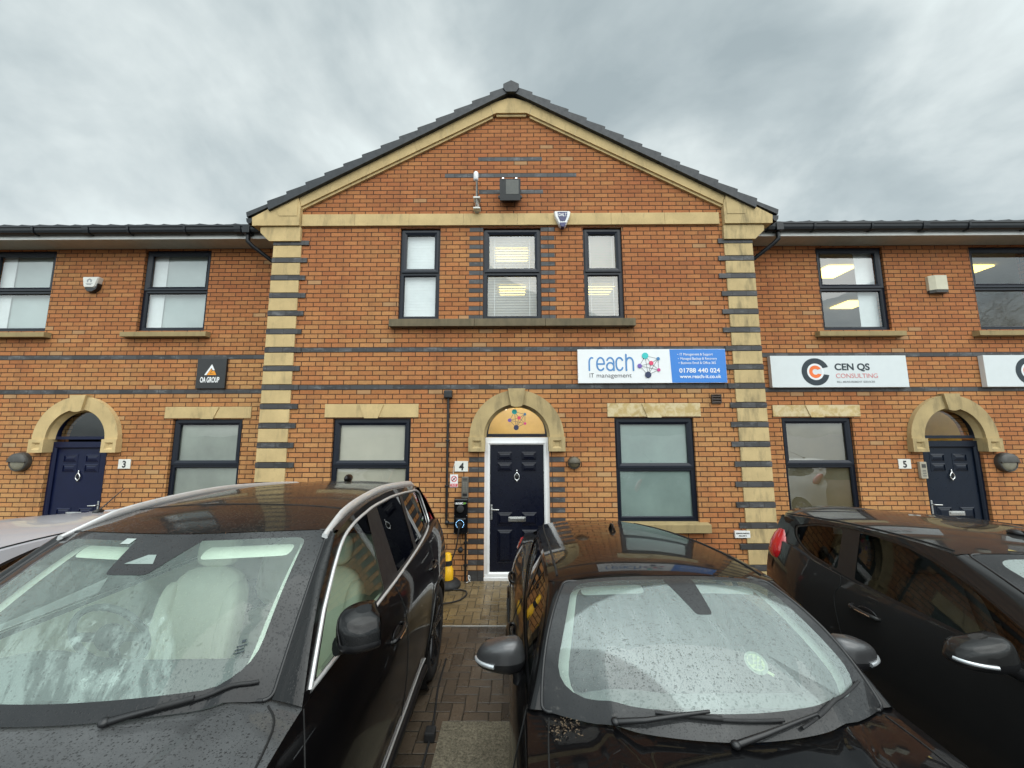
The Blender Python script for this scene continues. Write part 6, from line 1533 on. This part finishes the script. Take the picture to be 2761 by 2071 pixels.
HAT = dict(L=3.92, axle=(.80, 3.28), wr=.305, arch=.335, sill=.22, ys=(.10, 3.86), hw=.70, nose=.08, nosek=.34, hend=1.35, step=.045,
    plan=[(.05, .64), (.3, .765), (.7, .838), (1.2, .855), (2.2, .862), (3.0, .858), (3.5, .82), (3.86, .69)],
    inset=[(.18, .07), (.35, .02), (.5, .0), (.65, .003), (.78, .012), (.90, .03), (1.0, .056), (1.06, .078), (1.15, .112), (1.3, .17)],
    zt=[(.1, .66), (.4, .80), (.8, .89), (1.2, .955), (1.6, .99), (2.2, 1.022), (2.8, 1.058), (3.2, 1.098), (3.5, 1.13), (3.86, 1.05)],
    hood=[(.1, .70), (.4, .86), (.8, .955), (1.1, .99), (1.4, 1.0)],
    zc=[(1.9, 1.44), (2.02, 1.458), (2.3, 1.482), (2.6, 1.487), (3.0, 1.472), (3.4, 1.435), (3.75, 1.390)], crown=.052, wb=[(1.2, .802), (2.4, .802), (3.0, .785), (3.4, .74), (3.8, .66)], lean=.36, lean2=0.0, gz=1.0,
    base=(1.06, .42), head=(2.02, .35), cowl=1.36, slen=1.04, sw=(.715, .60), swb=.03, bulge=.05, cr=(.12, .05), glass=[(.65, .10), (.545, .99)], gr=[.15, .10], sb=.008,
    pline=[(1.37, .985), (1.60, 1.09), (1.86, 1.235), (2.16, 1.412)],
    dlo=rounded([(1.48, 1.0), (1.66, 1.085), (1.86, 1.19), (2.06, 1.29), (2.25, 1.36), (2.43, 1.40), (2.64, 1.413), (2.93, 1.405), (3.22, 1.37), (3.50, 1.29), (3.47, 1.21), (3.37, 1.155), (3.2, 1.108), (2.8, 1.068), (2.4, 1.037), (2.0, 1.015)], [0, 0, .05, .05, .05, .05, .05, .1, .1, .05, .04, .05, .05, 0, 0, 0]),
    panes=[(rounded([(1.78, 1.022), (1.80, 1.145), (2.07, 1.280), (2.26, 1.345), (2.44, 1.385), (2.64, 1.398), (2.79, 1.395), (2.755, 1.075), (2.4, 1.052), (2.0, 1.030)], .015), M['sidedk']),
           (rounded([(2.915, 1.092), (2.945, 1.388), (3.21, 1.355), (3.46, 1.285), (3.44, 1.22), (3.35, 1.168), (3.19, 1.122)], .03), M['sidedk']), ([(1.56, 1.018), (1.72, 1.10), (1.72, 1.02)], M['tint'])],
    ditchy=2.2, ditch=.035, rend=3.74, gend=3.72, dpil=[(3.78, 1.25), (3.76, 1.15)], rk=.10,
    tail=[(.30, 3.84), (.5, 3.90), (.8, 3.90), (1.0, 3.86), (1.15, 3.80), (1.38, 3.70)], tailw=[(.3, .73), (.9, .74), (1.1, .68), (1.38, .57)], tk=.20, rearwin=(1.08, 1.34), rearglass=M['sidegl'],
    taillight=[(.725, 3.63, .97, .025, .07), (.710, 3.64, 1.02, .048, .10), (.675, 3.65, 1.10, .050, .10), (.632, 3.67, 1.17, .040, .08), (.61, 3.68, 1.215, .018, .04)],
    front=[(.20, .12), (.4, .03), (.58, .0), (.70, .06)], grille=(.35, .30, .45), headlamp=(.42, .66, .60, .72), ub=.58, bay=.76, boot=3.40, bootz=.80, dw=.64, dash=(1.85, .97), drv=-.36, seats=(2.35,), sx=.35, sz=-.05, rearseat=2.98, im=INT_DARK, visor=None,
    glassm=G_FI, tyre=(.305, .205, .20), track=.848, spokes=7, rimm=M['rim'], handles=((2.62, .905),), hchrome=True, lip=.010,
    seams=[[(1.42, .975), (1.36, .85), (1.34, .5), (1.38, .30)], [(2.86, 1.065), (2.84, 1.0), (2.88, .90), (2.80, .60), (2.74, .32)]],
    hoodseams=[[(.60, .5), (.69, .8), (.70, 1.1), (.69, 1.3)]])
GRY = dict(HAT, extras=(hatch_extras((2.35, -.62, .19), True),))
gry = Car('small dark grey three door hatchback parked rightmost, with a red tail lamp', GRY, 3.38, .30, 2.0, P_GRY).build()
SILV = dict(HAT, extras=(hatch_extras((3.42, .22, .19), False),))
SILV['panes'] = [(rounded([(1.78, 1.022), (1.80, 1.145), (2.07, 1.280), (2.26, 1.345), (2.44, 1.385), (2.50, 1.392), (2.50, 1.058), (2.0, 1.030)], .015), M['tint']), (rounded([(2.60, 1.065), (2.60, 1.396), (2.93, 1.388), (3.21, 1.355), (3.44, 1.285), (3.42, 1.22), (3.35, 1.168), (3.19, 1.122)], .02), M['tint'])]
sil = Car('small silver hatchback mostly hidden behind the large black estate car', SILV, -3.87, .26, 0.0, P_SIL).build()
# ------------------------------------------------------------------ seen only as reflections in the glass: a white car and a bare tree
WHT = dict(HAT, extras=(hatch_extras((2.35, -.62, .19), False),))
wht = Car('small white hatchback parked beyond the dark grey hatchback, seen as a reflection', WHT, 7.75, .35, 0.0, paint('white_paint', (0.70, 0.71, 0.71), 0, .4)).build()
T = thing('bare_tree', 'tall leafless tree reflected in the upper window right of the cream alarm box', 'tree', (40, -20, 0))
rt = random.Random(11)
def limb(b, p, d, L, r, lv):
    pts = [p]; q = Vector(p); dd = Vector(d)
    for k in range(5):
        dd = (dd+Vector((rt.gauss(0, .10), rt.gauss(0, .10), rt.gauss(.03, .06)))).normalized(); q = q+dd*L/5; pts.append(q.copy())
        if lv < 4 and k >= 1:
            for _ in range(2 if lv > 0 else 1):
                a = rt.uniform(0, 6.28); s_ = Vector((math.cos(a), math.sin(a), rt.uniform(.1, .7))).normalized()
                limb(b if lv else crown, q, (dd*.55+s_*.75).normalized(), L*rt.uniform(.50, .68), r*(1-.13*k)*.52, lv+1)
    b.tube(pts, [r*(1-.13*i) for i in range(len(pts))], 6 if lv < 2 else 4, cap=False)
trunk = MB(); crown = MB(); limb(trunk, Vector((40, -20, 0)), Vector((0, 0, 1)), 8.5, .26, 0)
bark = simple('dark_bark', (0.035, 0.030, 0.024), 0.9)
trunk.build('trunk', bark, T, recalc=False); crown.build('crown', bark, T, recalc=False)
